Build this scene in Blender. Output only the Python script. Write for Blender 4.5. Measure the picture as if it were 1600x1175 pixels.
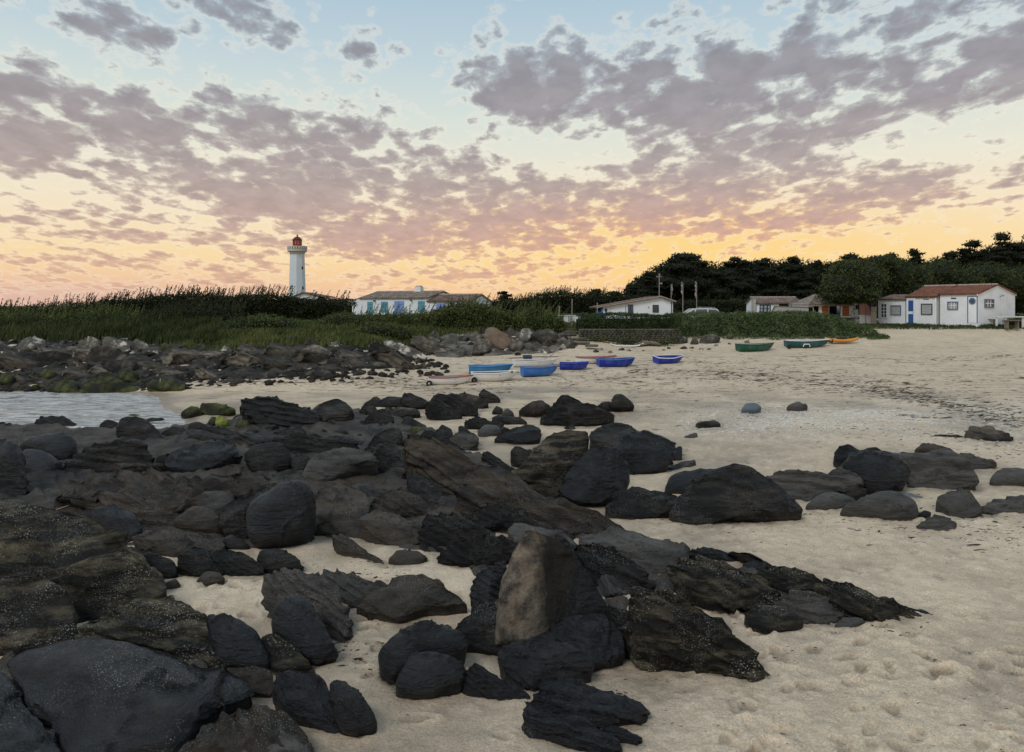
import bpy, math, random
import numpy as np
from mathutils import Vector
R = math.radians
rng = np.random.default_rng(7)
random.seed(7)
for o in list(bpy.data.objects): bpy.data.objects.remove(o)
SC = bpy.context.scene
COL = SC.collection
H, F, HV = 4.2, 1155.0, 478.0      # eye height over the lower sand, focal length in photo pixels, horizon row

# ------------------------------------------------------------------ camera
cam = bpy.data.cameras.new('camera'); camo = bpy.data.objects.new('camera', cam); COL.objects.link(camo)
camo.location = (0, 0, H); camo.rotation_euler = (R(90), 0, 0)
cam.sensor_fit = 'HORIZONTAL'; cam.sensor_width = 36; cam.lens = 36 * F / 1600
cam.shift_y = -(587.5 - HV) / 1600
cam.clip_start = .1; cam.clip_end = 8000
SC.camera = camo
SC.view_settings.view_transform = 'Standard'; SC.view_settings.look = 'None'
SC.view_settings.exposure = 0; SC.view_settings.gamma = 1
SC.render.resolution_x = 1024; SC.render.resolution_y = 752

# ------------------------------------------------------------------ sky
W = bpy.data.worlds.new('World'); SC.world = W; W.use_nodes = True
nt = W.node_tree; nt.nodes.clear(); LK = nt.links
def nd(t, **k):
    n = nt.nodes.new(t)
    for a, b in k.items(): setattr(n, a, b)
    return n
def setin(s, v):
    if hasattr(v, 'is_output'): LK.new(v, s)
    else: s.default_value = v
def M(op, a, b=0., c=0., clamp=False):
    n = nd('ShaderNodeMath', operation=op); n.use_clamp = clamp
    setin(n.inputs[0], a); setin(n.inputs[1], b); setin(n.inputs[2], c)
    return n.outputs[0]
def VM(op, a, b=(0, 0, 0)):
    n = nd('ShaderNodeVectorMath', operation=op); setin(n.inputs[0], a); setin(n.inputs[1], b)
    return n.outputs['Value'] if op in ('LENGTH', 'DOT_PRODUCT') else n.outputs[0]
def MR(v, a, b, c=0., d=1., smooth=True):
    n = nd('ShaderNodeMapRange'); n.interpolation_type = 'SMOOTHSTEP' if smooth else 'LINEAR'
    setin(n.inputs[0], v); n.inputs[1].default_value = a; n.inputs[2].default_value = b
    n.inputs[3].default_value = c; n.inputs[4].default_value = d
    return n.outputs[0]
def MIX(f, a, b, mode='MIX'):
    n = nd('ShaderNodeMix', data_type='RGBA', blend_type=mode); setin(n.inputs[0], f); setin(n.inputs[6], a); setin(n.inputs[7], b)
    return n.outputs[2]
def s2l(c):
    return tuple([(x / 255 / 12.92 if x / 255 <= .04045 else ((x / 255 + .055) / 1.055) ** 2.4) for x in c]) + (1,)
def RAMP(v, stops):
    n = nd('ShaderNodeValToRGB'); setin(n.inputs[0], v); e = n.color_ramp.elements
    while len(e) > 1: e.remove(e[0])
    e[0].position = stops[0][0]; e[0].color = s2l(stops[0][1])
    for p, c in stops[1:]:
        q = e.new(p); q.color = s2l(c)
    return n.outputs[0]
tc = nd('ShaderNodeTexCoord')
sx = nd('ShaderNodeSeparateXYZ'); LK.new(tc.outputs['Generated'], sx.inputs[0])
X, Y, Z = sx.outputs
az = M('ARCTAN2', X, Y)
el = M('ARCSINE', Z)
azel = nd('ShaderNodeCombineXYZ'); LK.new(az, azel.inputs[0]); LK.new(el, azel.inputs[1]); azel = azel.outputs[0]
def pang(u, v):
    x = (u - 800) / F; z = (HV - v) / F
    return math.atan2(x, 1), math.asin(z / math.sqrt(1 + x * x + z * z))
def blob(u, v, su, sv, w, rot=0):
    a, e = pang(u, v)
    d = VM('SUBTRACT', azel, (a, e, 0))
    if rot:
        n = nd('ShaderNodeVectorRotate'); n.rotation_type = 'Z_AXIS'; LK.new(d, n.inputs['Vector']); n.inputs['Angle'].default_value = R(-rot); d = n.outputs[0]
    d = VM('MULTIPLY', d, (F / su, F / sv, 0))
    q = VM('DOT_PRODUCT', d, d)
    return M('MULTIPLY', M('POWER', 2.718, M('MULTIPLY', q, -1.)), w)
blobs = [(430, 225, 330, 75, .62, -8), (60, 215, 150, 85, .55), (330, 315, 260, 40, .5), (690, 330, 260, 55, .55), (640, 250, 170, 50, .35, -12),
         (190, 40, 95, 42, .46), (350, 22, 75, 25, .45, -18), (530, 78, 70, 30, .48, -15), (40, 135, 70, 18, .35), (760, 110, 60, 70, .42),
         (850, 130, 110, 60, .5), (1000, 140, 170, 75, .55), (1200, 160, 180, 90, .62), (1400, 105, 200, 80, .55), (1560, 95, 150, 65, .55), (1120, 230, 150, 40, .45),
         (1010, 285, 180, 30, .5, 6), (1280, 285, 190, 42, .6), (1000, 340, 200, 28, .42), (1250, 345, 150, 30, .4), (1570, 290, 70, 26, .6, 15),
         (640, 385, 200, 30, .55), (250, 372, 150, 9, .6), (90, 407, 150, 11, .6), (800, 428, 200, 14, .42), (260, 440, 240, 12, .36), (20, 342, 70, 9, .55),
         (1500, 215, 190, 34, -.5), (840, 232, 130, 34, -.45), (100, 305, 170, 20, -.45), (330, 105, 330, 26, -.4), (760, 25, 300, 38, -.5), (1000, 420, 200, 20, -.2),
         (650, 160, 60, 70, -.35), (1420, 375, 190, 24, -.35), (950, 388, 120, 10, -.2)]
msk = None
for b in blobs:
    q = blob(*b); msk = q if msk is None else M('ADD', msk, q)
zc = M('ADD', M('MAXIMUM', Z, -.05), .21)
pv = nd('ShaderNodeCombineXYZ'); LK.new(M('DIVIDE', X, zc), pv.inputs[0]); LK.new(M('DIVIDE', Y, zc), pv.inputs[1]); pv = pv.outputs[0]
def NZ(vec, scale, detail=5., rough=.55, dist=0.):
    n = nd('ShaderNodeTexNoise'); setin(n.inputs['Vector'], vec); n.inputs['Scale'].default_value = scale
    n.inputs['Detail'].default_value = detail; n.inputs['Roughness'].default_value = rough; n.inputs['Distortion'].default_value = dist
    return n.outputs[0]
rotp = nd('ShaderNodeMapping'); LK.new(pv, rotp.inputs[0]); rotp.inputs['Rotation'].default_value = (0, 0, R(28)); rotp.inputs['Scale'].default_value = (1, .72, 1)
pq = rotp.outputs[0]
n1 = NZ(pq, 6.5, 9, .64, .2)
n2 = NZ(pq, 2.6, 4, .5, .2)
n3 = NZ(pq, 17., 5, .62, .3)
wv = nd('ShaderNodeTexNoise'); LK.new(pq, wv.inputs['Vector']); wv.inputs['Scale'].default_value = 9; wv.inputs['Detail'].default_value = 5
wp = VM('ADD', pq, VM('MULTIPLY', VM('SUBTRACT', wv.outputs['Color'], (.5, .5, .5)), (.17, .17, 0)))
vo_ = nd('ShaderNodeTexVoronoi', feature='SMOOTH_F1', voronoi_dimensions='2D'); LK.new(wp, vo_.inputs['Vector']); vo_.inputs['Scale'].default_value = 12.5; vo_.inputs['Smoothness'].default_value = .45
puff = M('MULTIPLY', M('SUBTRACT', .42, vo_.outputs['Distance']), 1.0)
nfar = NZ(pv, .45, 3, .5)
out_m = MR(M('ABSOLUTE', az), .6, .95, 0, 1)                 # past the frame the broken cloud simply goes on
back = MR(el, .42, .7, 0, 1)
more = M('MULTIPLY', M('MAXIMUM', out_m, back), MR(nfar, .3, .7, 0., .6))
cm = lambda n, k: M('MULTIPLY', M('SUBTRACT', n, .5), k)
base = M('ADD', M('ADD', cm(n1, 3.0), M('ADD', cm(n2, 2.3), M('ADD', cm(n3, 1.9), puff))), M('ADD', M('MULTIPLY', M('MINIMUM', msk, .72), 1.25), M('ADD', more, 1.2)))
dens = MR(base, 1.40, 1.80)
core = MR(base, 1.50, 2.2)
# clear air by elevation
e01 = MR(el, 0, .5, 0, 1, False)
clear = RAMP(e01, [(0, (240, 192, 156)), (.06, (248, 202, 152)), (.13, (251, 218, 164)), (.24, (247, 228, 194)), (.36, (238, 232, 210)), (.5, (218, 226, 216)), (.64, (196, 213, 218)), (.8, (176, 200, 214)), (1, (150, 182, 206))])
glow = blob(1060, 385, 400, 70, 1.0)
clear = MIX(M('MULTIPLY', glow, .8), clear, s2l((255, 208, 110)))
lilac = blob(60, 470, 380, 34, 1.0)
clear = MIX(M('MULTIPLY', lilac, .6), clear, s2l((214, 176, 172)))
cloud = RAMP(e01, [(0, (224, 176, 150)), (.1, (212, 168, 146)), (.2, (194, 162, 149)), (.34, (178, 160, 152)), (.52, (160, 152, 153)), (.75, (147, 149, 155)), (1, (140, 146, 156))])
cloud = MIX(M('MULTIPLY', glow, .35), cloud, s2l((236, 160, 120)))
edge = MIX(.55, cloud, MIX(M('MULTIPLY', glow, .9), clear, s2l((255, 190, 95))))
cl = MIX(core, edge, MIX(1., cloud, MR(NZ(pq, 11., 6, .6), .3, .7, .88, 1.08), 'MULTIPLY'))
rim = MR(base, 1.1, 1.55)
clearb = MIX(M('MULTIPLY', rim, .32), clear, s2l((255, 242, 220)))
sky = MIX(dens, clearb, cl)
ns = nd('ShaderNodeTexSky', sky_type='NISHITA'); ns.sun_disc = False
FILL_EL, FILL_AZ = 48, 215  # direction of the added fill; the sunset itself lies low ahead
ns.sun_elevation = R(FILL_EL); ns.sun_rotation = R(FILL_AZ)
bg1 = nd('ShaderNodeBackground'); LK.new(sky, bg1.inputs[0]); bg1.inputs[1].default_value = .93
bg2 = nd('ShaderNodeBackground'); LK.new(ns.outputs[0], bg2.inputs[0]); bg2.inputs[1].default_value = .012
ad = nd('ShaderNodeAddShader'); LK.new(bg1.outputs[0], ad.inputs[0]); LK.new(bg2.outputs[0], ad.inputs[1])
wo = nd('ShaderNodeOutputWorld'); LK.new(ad.outputs[0], wo.inputs[0])
W.cycles.sampling_method = 'MANUAL'; W.cycles.sample_map_resolution = 512

sl = bpy.data.lights.new('sky_fill', 'SUN'); so = bpy.data.objects.new('sky_fill', sl); COL.objects.link(so)  # soft fill added from behind the camera, standing for the bright sky there
sl.energy = 1.5; sl.angle = R(22); sl.color = (1, .96, .92)
d = Vector((math.sin(R(FILL_AZ)) * math.cos(R(FILL_EL)), math.cos(R(FILL_AZ)) * math.cos(R(FILL_EL)), math.sin(R(FILL_EL))))
so.rotation_euler = d.to_track_quat('Z', 'Y').to_euler()

# ------------------------------------------------------------------ helpers
def tag(o, label=None, cat=None, group=None, kind=None):
    if label: o['label'] = label
    if cat: o['category'] = cat
    if group: o['group'] = group
    if kind: o['kind'] = kind
    return o
def mesh_np(name, V, faces, smooth=True):
    V = np.asarray(V, dtype=np.float32); me = bpy.data.meshes.new(name)
    if not isinstance(faces, list): faces = [faces]
    faces = [np.asarray(f, dtype=np.int32) for f in faces if len(f)]
    me.vertices.add(len(V)); me.vertices.foreach_set('co', V.ravel())
    nl = sum(f.size for f in faces); npol = sum(len(f) for f in faces)
    me.loops.add(nl); me.polygons.add(npol)
    me.loops.foreach_set('vertex_index', np.concatenate([f.ravel() for f in faces]))
    tot = np.concatenate([np.full(len(f), f.shape[1]) for f in faces])
    st = np.concatenate([[0], np.cumsum(tot)[:-1]])
    me.polygons.foreach_set('loop_start', st.astype(np.int32))
    try: me.polygons.foreach_set('loop_total', tot.astype(np.int32))
    except Exception: pass
    me.polygons.foreach_set('use_smooth', np.full(npol, smooth))
    me.update(calc_edges=True); me.validate()
    return me
def link(name, me, mat=None, parent=None, loc=(0, 0, 0), rz=0):
    o = bpy.data.objects.new(name, me); COL.objects.link(o); o.location = loc; o.rotation_euler = (0, 0, rz)
    if parent: o.parent = parent
    if mat is not None and me is not None and not me.materials:
        for m in (mat if isinstance(mat, (list, tuple)) else [mat]): me.materials.append(m)
    return o
def empty(name, loc=(0, 0, 0), rz=0):
    return link(name, None, loc=loc, rz=rz)
class MB:
    def __init__(s): s.v = []; s.f = []
    def add(s, vs, fs):
        k = len(s.v); s.v += [tuple(v) for v in vs]; s.f += [tuple(i + k for i in f) for f in fs]; return s
    def box(s, x0, x1, y0, y1, z0, z1):
        return s.add([(x0, y0, z0), (x1, y0, z0), (x1, y1, z0), (x0, y1, z0), (x0, y0, z1), (x1, y0, z1), (x1, y1, z1), (x0, y1, z1)],
                     [(0, 3, 2, 1), (4, 5, 6, 7), (0, 1, 5, 4), (1, 2, 6, 5), (2, 3, 7, 6), (3, 0, 4, 7)])
    def prism(s, poly, y0, y1, ax='y'):
        n = len(poly)
        if ax == 'y': vs = [(a, y0, b) for a, b in poly] + [(a, y1, b) for a, b in poly]
        elif ax == 'x': vs = [(y0, a, b) for a, b in poly] + [(y1, a, b) for a, b in poly]
        else: vs = [(a, b, y0) for a, b in poly] + [(a, b, y1) for a, b in poly]
        return s.add(vs, [tuple(range(n)), tuple(range(2 * n - 1, n - 1, -1))] + [(i, i + n, (i + 1) % n + n, (i + 1) % n) for i in range(n)])
    def tube(s, pts, rad, n=8):
        pts = [Vector(p) for p in pts]; rings = []
        for i, p in enumerate(pts):
            d = (pts[min(i + 1, len(pts) - 1)] - pts[max(i - 1, 0)]).normalized()
            a = d.orthogonal().normalized() if i == 0 else (a - d * a.dot(d)).normalized()
            b = d.cross(a); r = rad[i] if isinstance(rad, (list, tuple)) else rad
            rings.append([p + (a * math.cos(t) + b * math.sin(t)) * r for t in [2 * math.pi * k / n for k in range(n)]])
        vs = [v for r in rings for v in r]; m = len(rings)
        fs = [(i * n + k, i * n + (k + 1) % n, (i + 1) * n + (k + 1) % n, (i + 1) * n + k) for i in range(m - 1) for k in range(n)]
        fs += [tuple(range(n))[::-1], tuple((m - 1) * n + k for k in range(n))]
        return s.add(vs, fs)
    def lathe(s, prof, n=16, c=(0, 0), flat=0):
        vs = [(c[0] + r * math.cos(2 * math.pi * (k + flat) / n), c[1] + r * math.sin(2 * math.pi * (k + flat) / n), z) for r, z in prof for k in range(n)]
        m = len(prof)
        fs = [(i * n + k, i * n + (k + 1) % n, (i + 1) * n + (k + 1) % n, (i + 1) * n + k) for i in range(m - 1) for k in range(n)]
        fs += [tuple(range(n))[::-1], tuple((m - 1) * n + k for k in range(n))]
        return s.add(vs, fs)
    def build(s, name, mat, parent=None, loc=(0, 0, 0), rz=0, smooth=False, bevel=0):
        me = bpy.data.meshes.new(name); me.from_pydata(s.v, [], s.f); me.validate()
        if smooth: me.polygons.foreach_set('use_smooth', [True] * len(me.polygons))
        me.update(); o = link(name, me, mat, parent, loc, rz)
        if bevel:
            m = o.modifiers.new('bevel', 'BEVEL'); m.width = bevel; m.segments = 2; m.limit_method = 'ANGLE'
        return o

# numpy gradient-free value noise, 3-D
_T = np.random.default_rng(3).random(65536).astype(np.float32) * 2 - 1
def vnoise(P):
    P = P.astype(np.float64); I = np.floor(P).astype(np.int64); f = (P - I); f = f * f * f * (f * (f * 6 - 15) + 10)
    def h(dx, dy, dz):
        k = ((I[:, 0] + dx) * 73856093) ^ ((I[:, 1] + dy) * 19349663) ^ ((I[:, 2] + dz) * 83492791)
        return _T[(k ^ (k >> 13)) & 65535]
    fx, fy, fz = f.T
    a = h(0, 0, 0) * (1 - fx) + h(1, 0, 0) * fx; b = h(0, 1, 0) * (1 - fx) + h(1, 1, 0) * fx
    c = h(0, 0, 1) * (1 - fx) + h(1, 0, 1) * fx; e = h(0, 1, 1) * (1 - fx) + h(1, 1, 1) * fx
    return (a * (1 - fy) + b * fy) * (1 - fz) + (c * (1 - fy) + e * fy) * fz
def fbm(P, o=4, g=.5, l=2.07):
    s = 0; a = 1; t = 0
    for i in range(o): s = s + a * vnoise(P + i * 17.3); t += a; a *= g; P = P * l
    return s / t
def ridged(P, o=3):
    s = 0; a = 1; t = 0
    for i in range(o): s = s + a * (1 - np.abs(vnoise(P + i * 9.1)) * 2); t += a; a *= .5; P = P * 2.1
    return s / t
def sstep(x, a, b):
    t = np.clip((x - a) / (b - a), 0, 1); return t * t * (3 - 2 * t)

# ------------------------------------------------------------------ materials
def mat(name, col, rough=.8, var=.25, vscale=3., bump=0., bscale=40., spec=.3, col2=None, mix_scale=2., mix_lo=.45, mix_hi=.6, speck=None, metal=0, objrand=0., stretch=None, bump2=0., b2scale=8.):
    m = bpy.data.materials.new(name); m.use_nodes = True; t = m.node_tree; N = t.nodes; L = t.links
    B = N['Principled BSDF']; B.inputs['Roughness'].default_value = rough; B.inputs['Metallic'].default_value = metal
    B.inputs['Specular IOR Level'].default_value = spec
    tcn = N.new('ShaderNodeTexCoord'); vec = tcn.outputs['Object']
    if stretch:
        mp = N.new('ShaderNodeMapping'); mp.inputs['Rotation'].default_value = stretch[1]; mp.inputs['Scale'].default_value = stretch[0]; L.new(vec, mp.inputs[0]); svec = mp.outputs[0]
    else: svec = vec
    def nz(sc, de=5, ro=.6, v=vec):
        n = N.new('ShaderNodeTexNoise'); L.new(v, n.inputs['Vector']); n.inputs['Scale'].default_value = sc; n.inputs['Detail'].default_value = de; n.inputs['Roughness'].default_value = ro
        return n.outputs[0]
    def mr(v, a, b, c, d):
        n = N.new('ShaderNodeMapRange'); L.new(v, n.inputs[0])
        for i, q in enumerate((a, b, c, d)): n.inputs[i + 1].default_value = q
        return n.outputs[0]
    def mx(f, a, b, mode='MIX'):
        n = N.new('ShaderNodeMix'); n.data_type = 'RGBA'; n.blend_type = mode
        for i, q in ((0, f), (6, a), (7, b)):
            if hasattr(q, 'is_output'): L.new(q, n.inputs[i])
            else: n.inputs[i].default_value = q if i == 0 or len(q) == 4 else tuple(q) + (1,)
        return n.outputs[2]
    c = mx(0., col, col)
    if col2: c = mx(mr(nz(mix_scale, 6, .65, svec), mix_lo, mix_hi, 0, 1), col, col2)
    if var: c = mx(1., c, mr(nz(vscale, 5, .6, svec), .25, .75, 1 - var, 1 + var), 'MULTIPLY')
    if objrand:
        oi = N.new('ShaderNodeObjectInfo'); c = mx(1., c, mr(oi.outputs['Random'], 0, 1, 1 - objrand, 1 + objrand), 'MULTIPLY')
    if speck:      # (colour, scale, threshold radius, patch scale)
        for (sc_, scale_, th_, pscale_, plo_, phi_) in speck:
            vo = N.new('ShaderNodeTexVoronoi'); L.new(vec, vo.inputs['Vector']); vo.inputs['Scale'].default_value = scale_
            a = mr(vo.outputs['Distance'], th_, th_ * .6, 0, 1)
            b = mr(nz(pscale_, 3), plo_, phi_, 0, 1)
            mu = N.new('ShaderNodeMath'); mu.operation = 'MULTIPLY'; L.new(a, mu.inputs[0]); L.new(b, mu.inputs[1])
            c = mx(mu.outputs[0], c, sc_)
    L.new(c, B.inputs['Base Color'])
    if bump or bump2:
        bn = None
        for (st, sc2, vv) in ((bump2, b2scale, svec), (bump, bscale, vec)):
            if not st: continue
            q = N.new('ShaderNodeBump'); q.inputs['Strength'].default_value = min(1, st * 1.); q.inputs['Distance'].default_value = .6 / sc2
            L.new(nz(sc2, 6, .65, vv), q.inputs['Height'])
            if bn is not None: L.new(bn, q.inputs['Normal'])
            bn = q.outputs[0]
        L.new(bn, B.inputs['Normal'])
    return m
# ------------------------------------------------------------------ ground shape
_D = [0, 36, 42, 47, 52, 56, 60, 70, 90, 4000]
PR_L = ([0, 36, 43, 50, 56, 60, 70, 90, 4000], [0, 0, 1.0, 1.95, 2.6, 2.9, 3.2, 3.2, 3.2])
PR_M = ([0, 38, 45, 50, 56, 60, 70, 90, 4000], [0, 0, .45, .9, 2.0, 2.7, 3.2, 3.2, 3.2])
PR_R = ([0, 36, 42, 47, 52, 56, 60, 70, 90, 4000], [0, 0, .25, .55, .96, 1.6, 2.5, 2.55, 2.8, 3.0])
def ground(x, y):
    x = np.asarray(x, float); y = np.asarray(y, float)
    t = x / np.maximum(y, 1)
    a = sstep(t, -.21, -.12); b = sstep(t, .08, .18)
    zl = np.interp(y, *PR_L); zm = np.interp(y, *PR_M); zr = np.interp(y, *PR_R)
    z = (zl * (1 - a) + zm * a) * (1 - b) + zr * b
    xs = np.where(y > 26, 12.1 + (y - 26) * .62, 12.1 + (26 - y) * .25) - 1.9
    z = z - .5 * sstep(-x - xs, 0, 4) * (1 - sstep(y, 35.5, 38.5))
    return z
def hit(u, v, Dmin=3.):
    t = (u - 800) / F; k = (v - HV) / F
    D = np.concatenate([np.arange(Dmin, 120, .1)])
    z = H - k * D; g = ground(t * D, D)
    i = np.argmax(z < g) if (z < g).any() else len(D) - 1
    return t * D[i], D[i], float(g[i])
def at(u, v, D):          # the point seen at a photo pixel at distance D
    return ((u - 800) / F * D, D, H - (v - HV) / F * D)

# ------------------------------------------------------------------ sand sheet
vs_ = np.arange(1420, 556, -2.2); Dn = H * F / (vs_ - HV)
Dr = np.concatenate([[2.5, 3.5, 4.4], Dn, np.arange(Dn[-1] + .5, 72, .6), np.arange(73, 130, 3), np.geomspace(135, 6000, 25)])
tn = np.arange(-.76, .78, 3.2 / F)
tn = np.concatenate([[-3, -2, -1.4, -1.1, -.9, -.82], tn, [.82, .9, 1.1, 1.4, 2, 3]])
TT, DD = np.meshgrid(tn, Dr); gx = (TT * DD).ravel(); gy = DD.ravel()
gz = ground(gx, gy)
def sand_relief(gx, gy):
    P = np.stack([gx, gy, gx * 0], 1); near = 1 - sstep(gy, 40, 60)
    r = near * (.07 * fbm(P * .35, 3) + .025 * fbm(P * 1.1 + 5, 3)) + .010 * near * fbm(P * 4.5, 3)
    tramp = sstep(gx / np.maximum(gy, 1), .02, .3)
    return r + near * tramp * .036 * (np.abs(fbm(P * 2.9 + 40, 4, .6)) * 1.6 - .3) * (1 - sstep(gy, 22, 40))
gz = gz + sand_relief(gx, gy)
prints = []
for k in range(175):
    if k < 138: u = random.uniform(1130, 1680); v = 830 + 400 * random.random() ** .9
    elif k < 140: u = random.uniform(560, 800); v = random.uniform(1080, 1175)
    elif k < 155: u = random.uniform(300, 440); v = random.uniform(905, 965)
    else: u = random.uniform(560, 640); v = random.uniform(950, 1060)
    D = H * F / (v - HV); prints.append(((u - 800) / F * D, D, random.uniform(0, 6.28), random.uniform(.55, 1.0)))
for (px, py, a, s) in prints:
    m = np.where((abs(gx - px) < .6) & (abs(gy - py) < .6))[0]
    dx = gx[m] - px; dy = gy[m] - py
    q1 = (dx * math.cos(a) + dy * math.sin(a)) / (.17 * s); q2 = (-dx * math.sin(a) + dy * math.cos(a)) / (.085 * s)
    r = np.sqrt(q1 * q1 + q2 * q2) * (1 + .5 * fbm(np.stack([dx * 7 + px * 5, dy * 7 + py * 5, dx * 0], 1), 3))
    gz[m] += s * (-.050 * np.exp(-(r / .9) ** 6) + .013 * np.exp(-((r - 1.35) / .34) ** 2) * (1 + 1.1 * q1 / np.maximum(r, .3)))
nr, nc = DD.shape
I = np.arange(nr * nc).reshape(nr, nc)
fq = np.stack([I[:-1, :-1], I[:-1, 1:], I[1:, 1:], I[1:, :-1]], -1).reshape(-1, 4)
msand = bpy.data.materials.new('sand'); msand.use_nodes = True
def build_sand(m):
    t = m.node_tree; N = t.nodes; L = t.links; B = N['Principled BSDF']; B.inputs['Roughness'].default_value = .95; B.inputs['Specular IOR Level'].default_value = .15
    tcn = N.new('ShaderNodeTexCoord'); vec = tcn.outputs['Object']
    def nz(sc, de=5, ro=.6, v=None, off=0):
        mp = N.new('ShaderNodeMapping'); L.new(vec, mp.inputs[0]); mp.inputs['Location'].default_value = (off, off, 0)
        mp.inputs['Scale'].default_value = v or (1, 1, 1)
        n = N.new('ShaderNodeTexNoise'); L.new(mp.outputs[0], n.inputs['Vector']); n.inputs['Scale'].default_value = sc; n.inputs['Detail'].default_value = de; n.inputs['Roughness'].default_value = ro
        return n.outputs[0]
    def mr(v, a, b, c, d):
        n = N.new('ShaderNodeMapRange'); L.new(v, n.inputs[0])
        for i, q in enumerate((a, b, c, d)): n.inputs[i + 1].default_value = q
        return n.outputs[0]
    def mt(op, a, b):
        n = N.new('ShaderNodeMath'); n.operation = op
        for i, q in enumerate((a, b)):
            if hasattr(q, 'is_output'): L.new(q, n.inputs[i])
            else: n.inputs[i].default_value = q
        return n.outputs[0]
    def mx(f, a, b, mode='MIX'):
        n = N.new('ShaderNodeMix'); n.data_type = 'RGBA'; n.blend_type = mode
        for i, q in ((0, f), (6, a), (7, b)):
            if hasattr(q, 'is_output'): L.new(q, n.inputs[i])
            else: n.inputs[i].default_value = q if i == 0 else tuple(q) + (1,)
        return n.outputs[2]
    sp = N.new('ShaderNodeSeparateXYZ'); L.new(vec, sp.inputs[0]); x, y, z = sp.outputs
    c = mx(mr(nz(.5, 6, .6), .35, .65, 0, 1), SAND1, SAND2)
    c = mx(1., c, mr(nz(3.5, 6, .65, off=9), .3, .7, .86, 1.12), 'MULTIPLY')
    c = mx(1., c, mr(nz(42, 3, .7, off=3), .3, .7, .70, 1.24), 'MULTIPLY')
    tan = mt('DIVIDE', x, y)
    # far beach: thin dark wrack lines and grit, pale shell band
    g = mt('MULTIPLY', mr(nz(1., 9, .74, (.55, 3.4, 1), 31), .545, .62, 0, .8), mt('MULTIPLY', mr(y, 24, 32, 0, 1), mr(y, 50, 58, 1, 0)))
    c = mx(g, c, (.075, .052, .035))
    pale = mt('MULTIPLY', mt('MULTIPLY', mr(y, 22, 25, 0, 1), mr(y, 30, 35, 1, 0)), mt('MULTIPLY', mr(tan, .16, .3, 0, 1), mr(nz(.45, 4, .6, off=55), .35, .55, .2, 1)))
    vo = N.new('ShaderNodeTexVoronoi'); L.new(vec, vo.inputs['Vector']); vo.inputs['Scale'].default_value = 9
    c = mx(mt('MULTIPLY', pale, mr(vo.outputs['Distance'], .42, .3, 0, .8)), c, (.72, .72, .7))
    vo2 = N.new('ShaderNodeTexVoronoi'); L.new(vec, vo2.inputs['Vector']); vo2.inputs['Scale'].default_value = 14
    c = mx(mt('MULTIPLY', mr(vo2.outputs['Distance'], .16, .1, 0, .6), mr(nz(.9, 3, off=71), .5, .62, 0, 1)), c, (.78, .75, .7))
    vo3 = N.new('ShaderNodeTexVoronoi'); L.new(vec, vo3.inputs['Vector']); vo3.inputs['Scale'].default_value = 21
    c = mx(mt('MULTIPLY', mr(vo3.outputs['Distance'], .2, .12, 0, .7), mr(nz(1.3, 3, off=17), .42, .6, 0, 1)), c, (.16, .12, .09))
    # turf beyond the beach
    turf = mr(z, 2.28, 2.5, 0, 1)
    tn_ = mt('MULTIPLY', turf, mr(nz(.8, 4), .38, .5, .3, 1))
    c = mx(tn_, c, (.055, .075, .025))
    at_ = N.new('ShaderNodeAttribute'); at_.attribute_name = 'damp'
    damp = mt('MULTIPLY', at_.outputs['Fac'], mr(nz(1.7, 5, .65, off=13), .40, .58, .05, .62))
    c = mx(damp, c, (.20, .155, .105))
    # damp sand by the water's edge
    wet = mr(z, -.05, .02, 1, 0)
    c = mx(mt('MULTIPLY', wet, .6), c, (.13, .10, .075))
    L.new(c, B.inputs['Base Color'])
    L.new(mr(wet, 0, 1, .95, .35), B.inputs['Roughness'])
    bn = None
    for st, sc, sc3 in ((.6, 2.6, None), (.7, 9, None), (.7, 34, None), (.6, 120, None)):
        q = N.new('ShaderNodeBump'); q.inputs['Strength'].default_value = st; q.inputs['Distance'].default_value = .34 / sc
        L.new(nz(sc, 5, .6, sc3), q.inputs['Height'])
        if bn is not None: L.new(bn, q.inputs['Normal'])
        bn = q.outputs[0]
    L.new(bn, B.inputs['Normal'])
SAND1, SAND2 = (.61, .505, .37), (.52, .425, .31)
build_sand(msand)
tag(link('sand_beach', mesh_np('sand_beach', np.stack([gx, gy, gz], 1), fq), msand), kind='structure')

# water in the little bay on the left
wx = np.linspace(-60, -9, 260); wy = np.linspace(10, 41, 300)
WX, WY = np.meshgrid(wx, wy); Pw = np.stack([WX.ravel() * .9, WY.ravel() * 2.4, 0 * WX.ravel()], 1)
wz = -.10 + .028 * fbm(Pw, 3, .6) + .010 * fbm(Pw * 3.7, 2)
I = np.arange(WX.size).reshape(WX.shape)
fw = np.stack([I[:-1, :-1], I[:-1, 1:], I[1:, 1:], I[1:, :-1]], -1).reshape(-1, 4)
mwat = mat('sea_water', (.66, .66, .64), .08, .1, 1.5, .4, 14, .9, col2=(.20, .18, .15), mix_scale=1.6, mix_lo=.47, mix_hi=.60, stretch=((.6, 3., 1), (0, 0, 0)), bump2=.8, b2scale=3.)  # sky reflection put into the pale base colour, darker ripples into the streaks
tag(link('sea_water', mesh_np('sea_water', np.stack([WX.ravel(), WY.ravel(), wz], 1), fw), mwat), kind='structure')
Is = None

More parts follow.
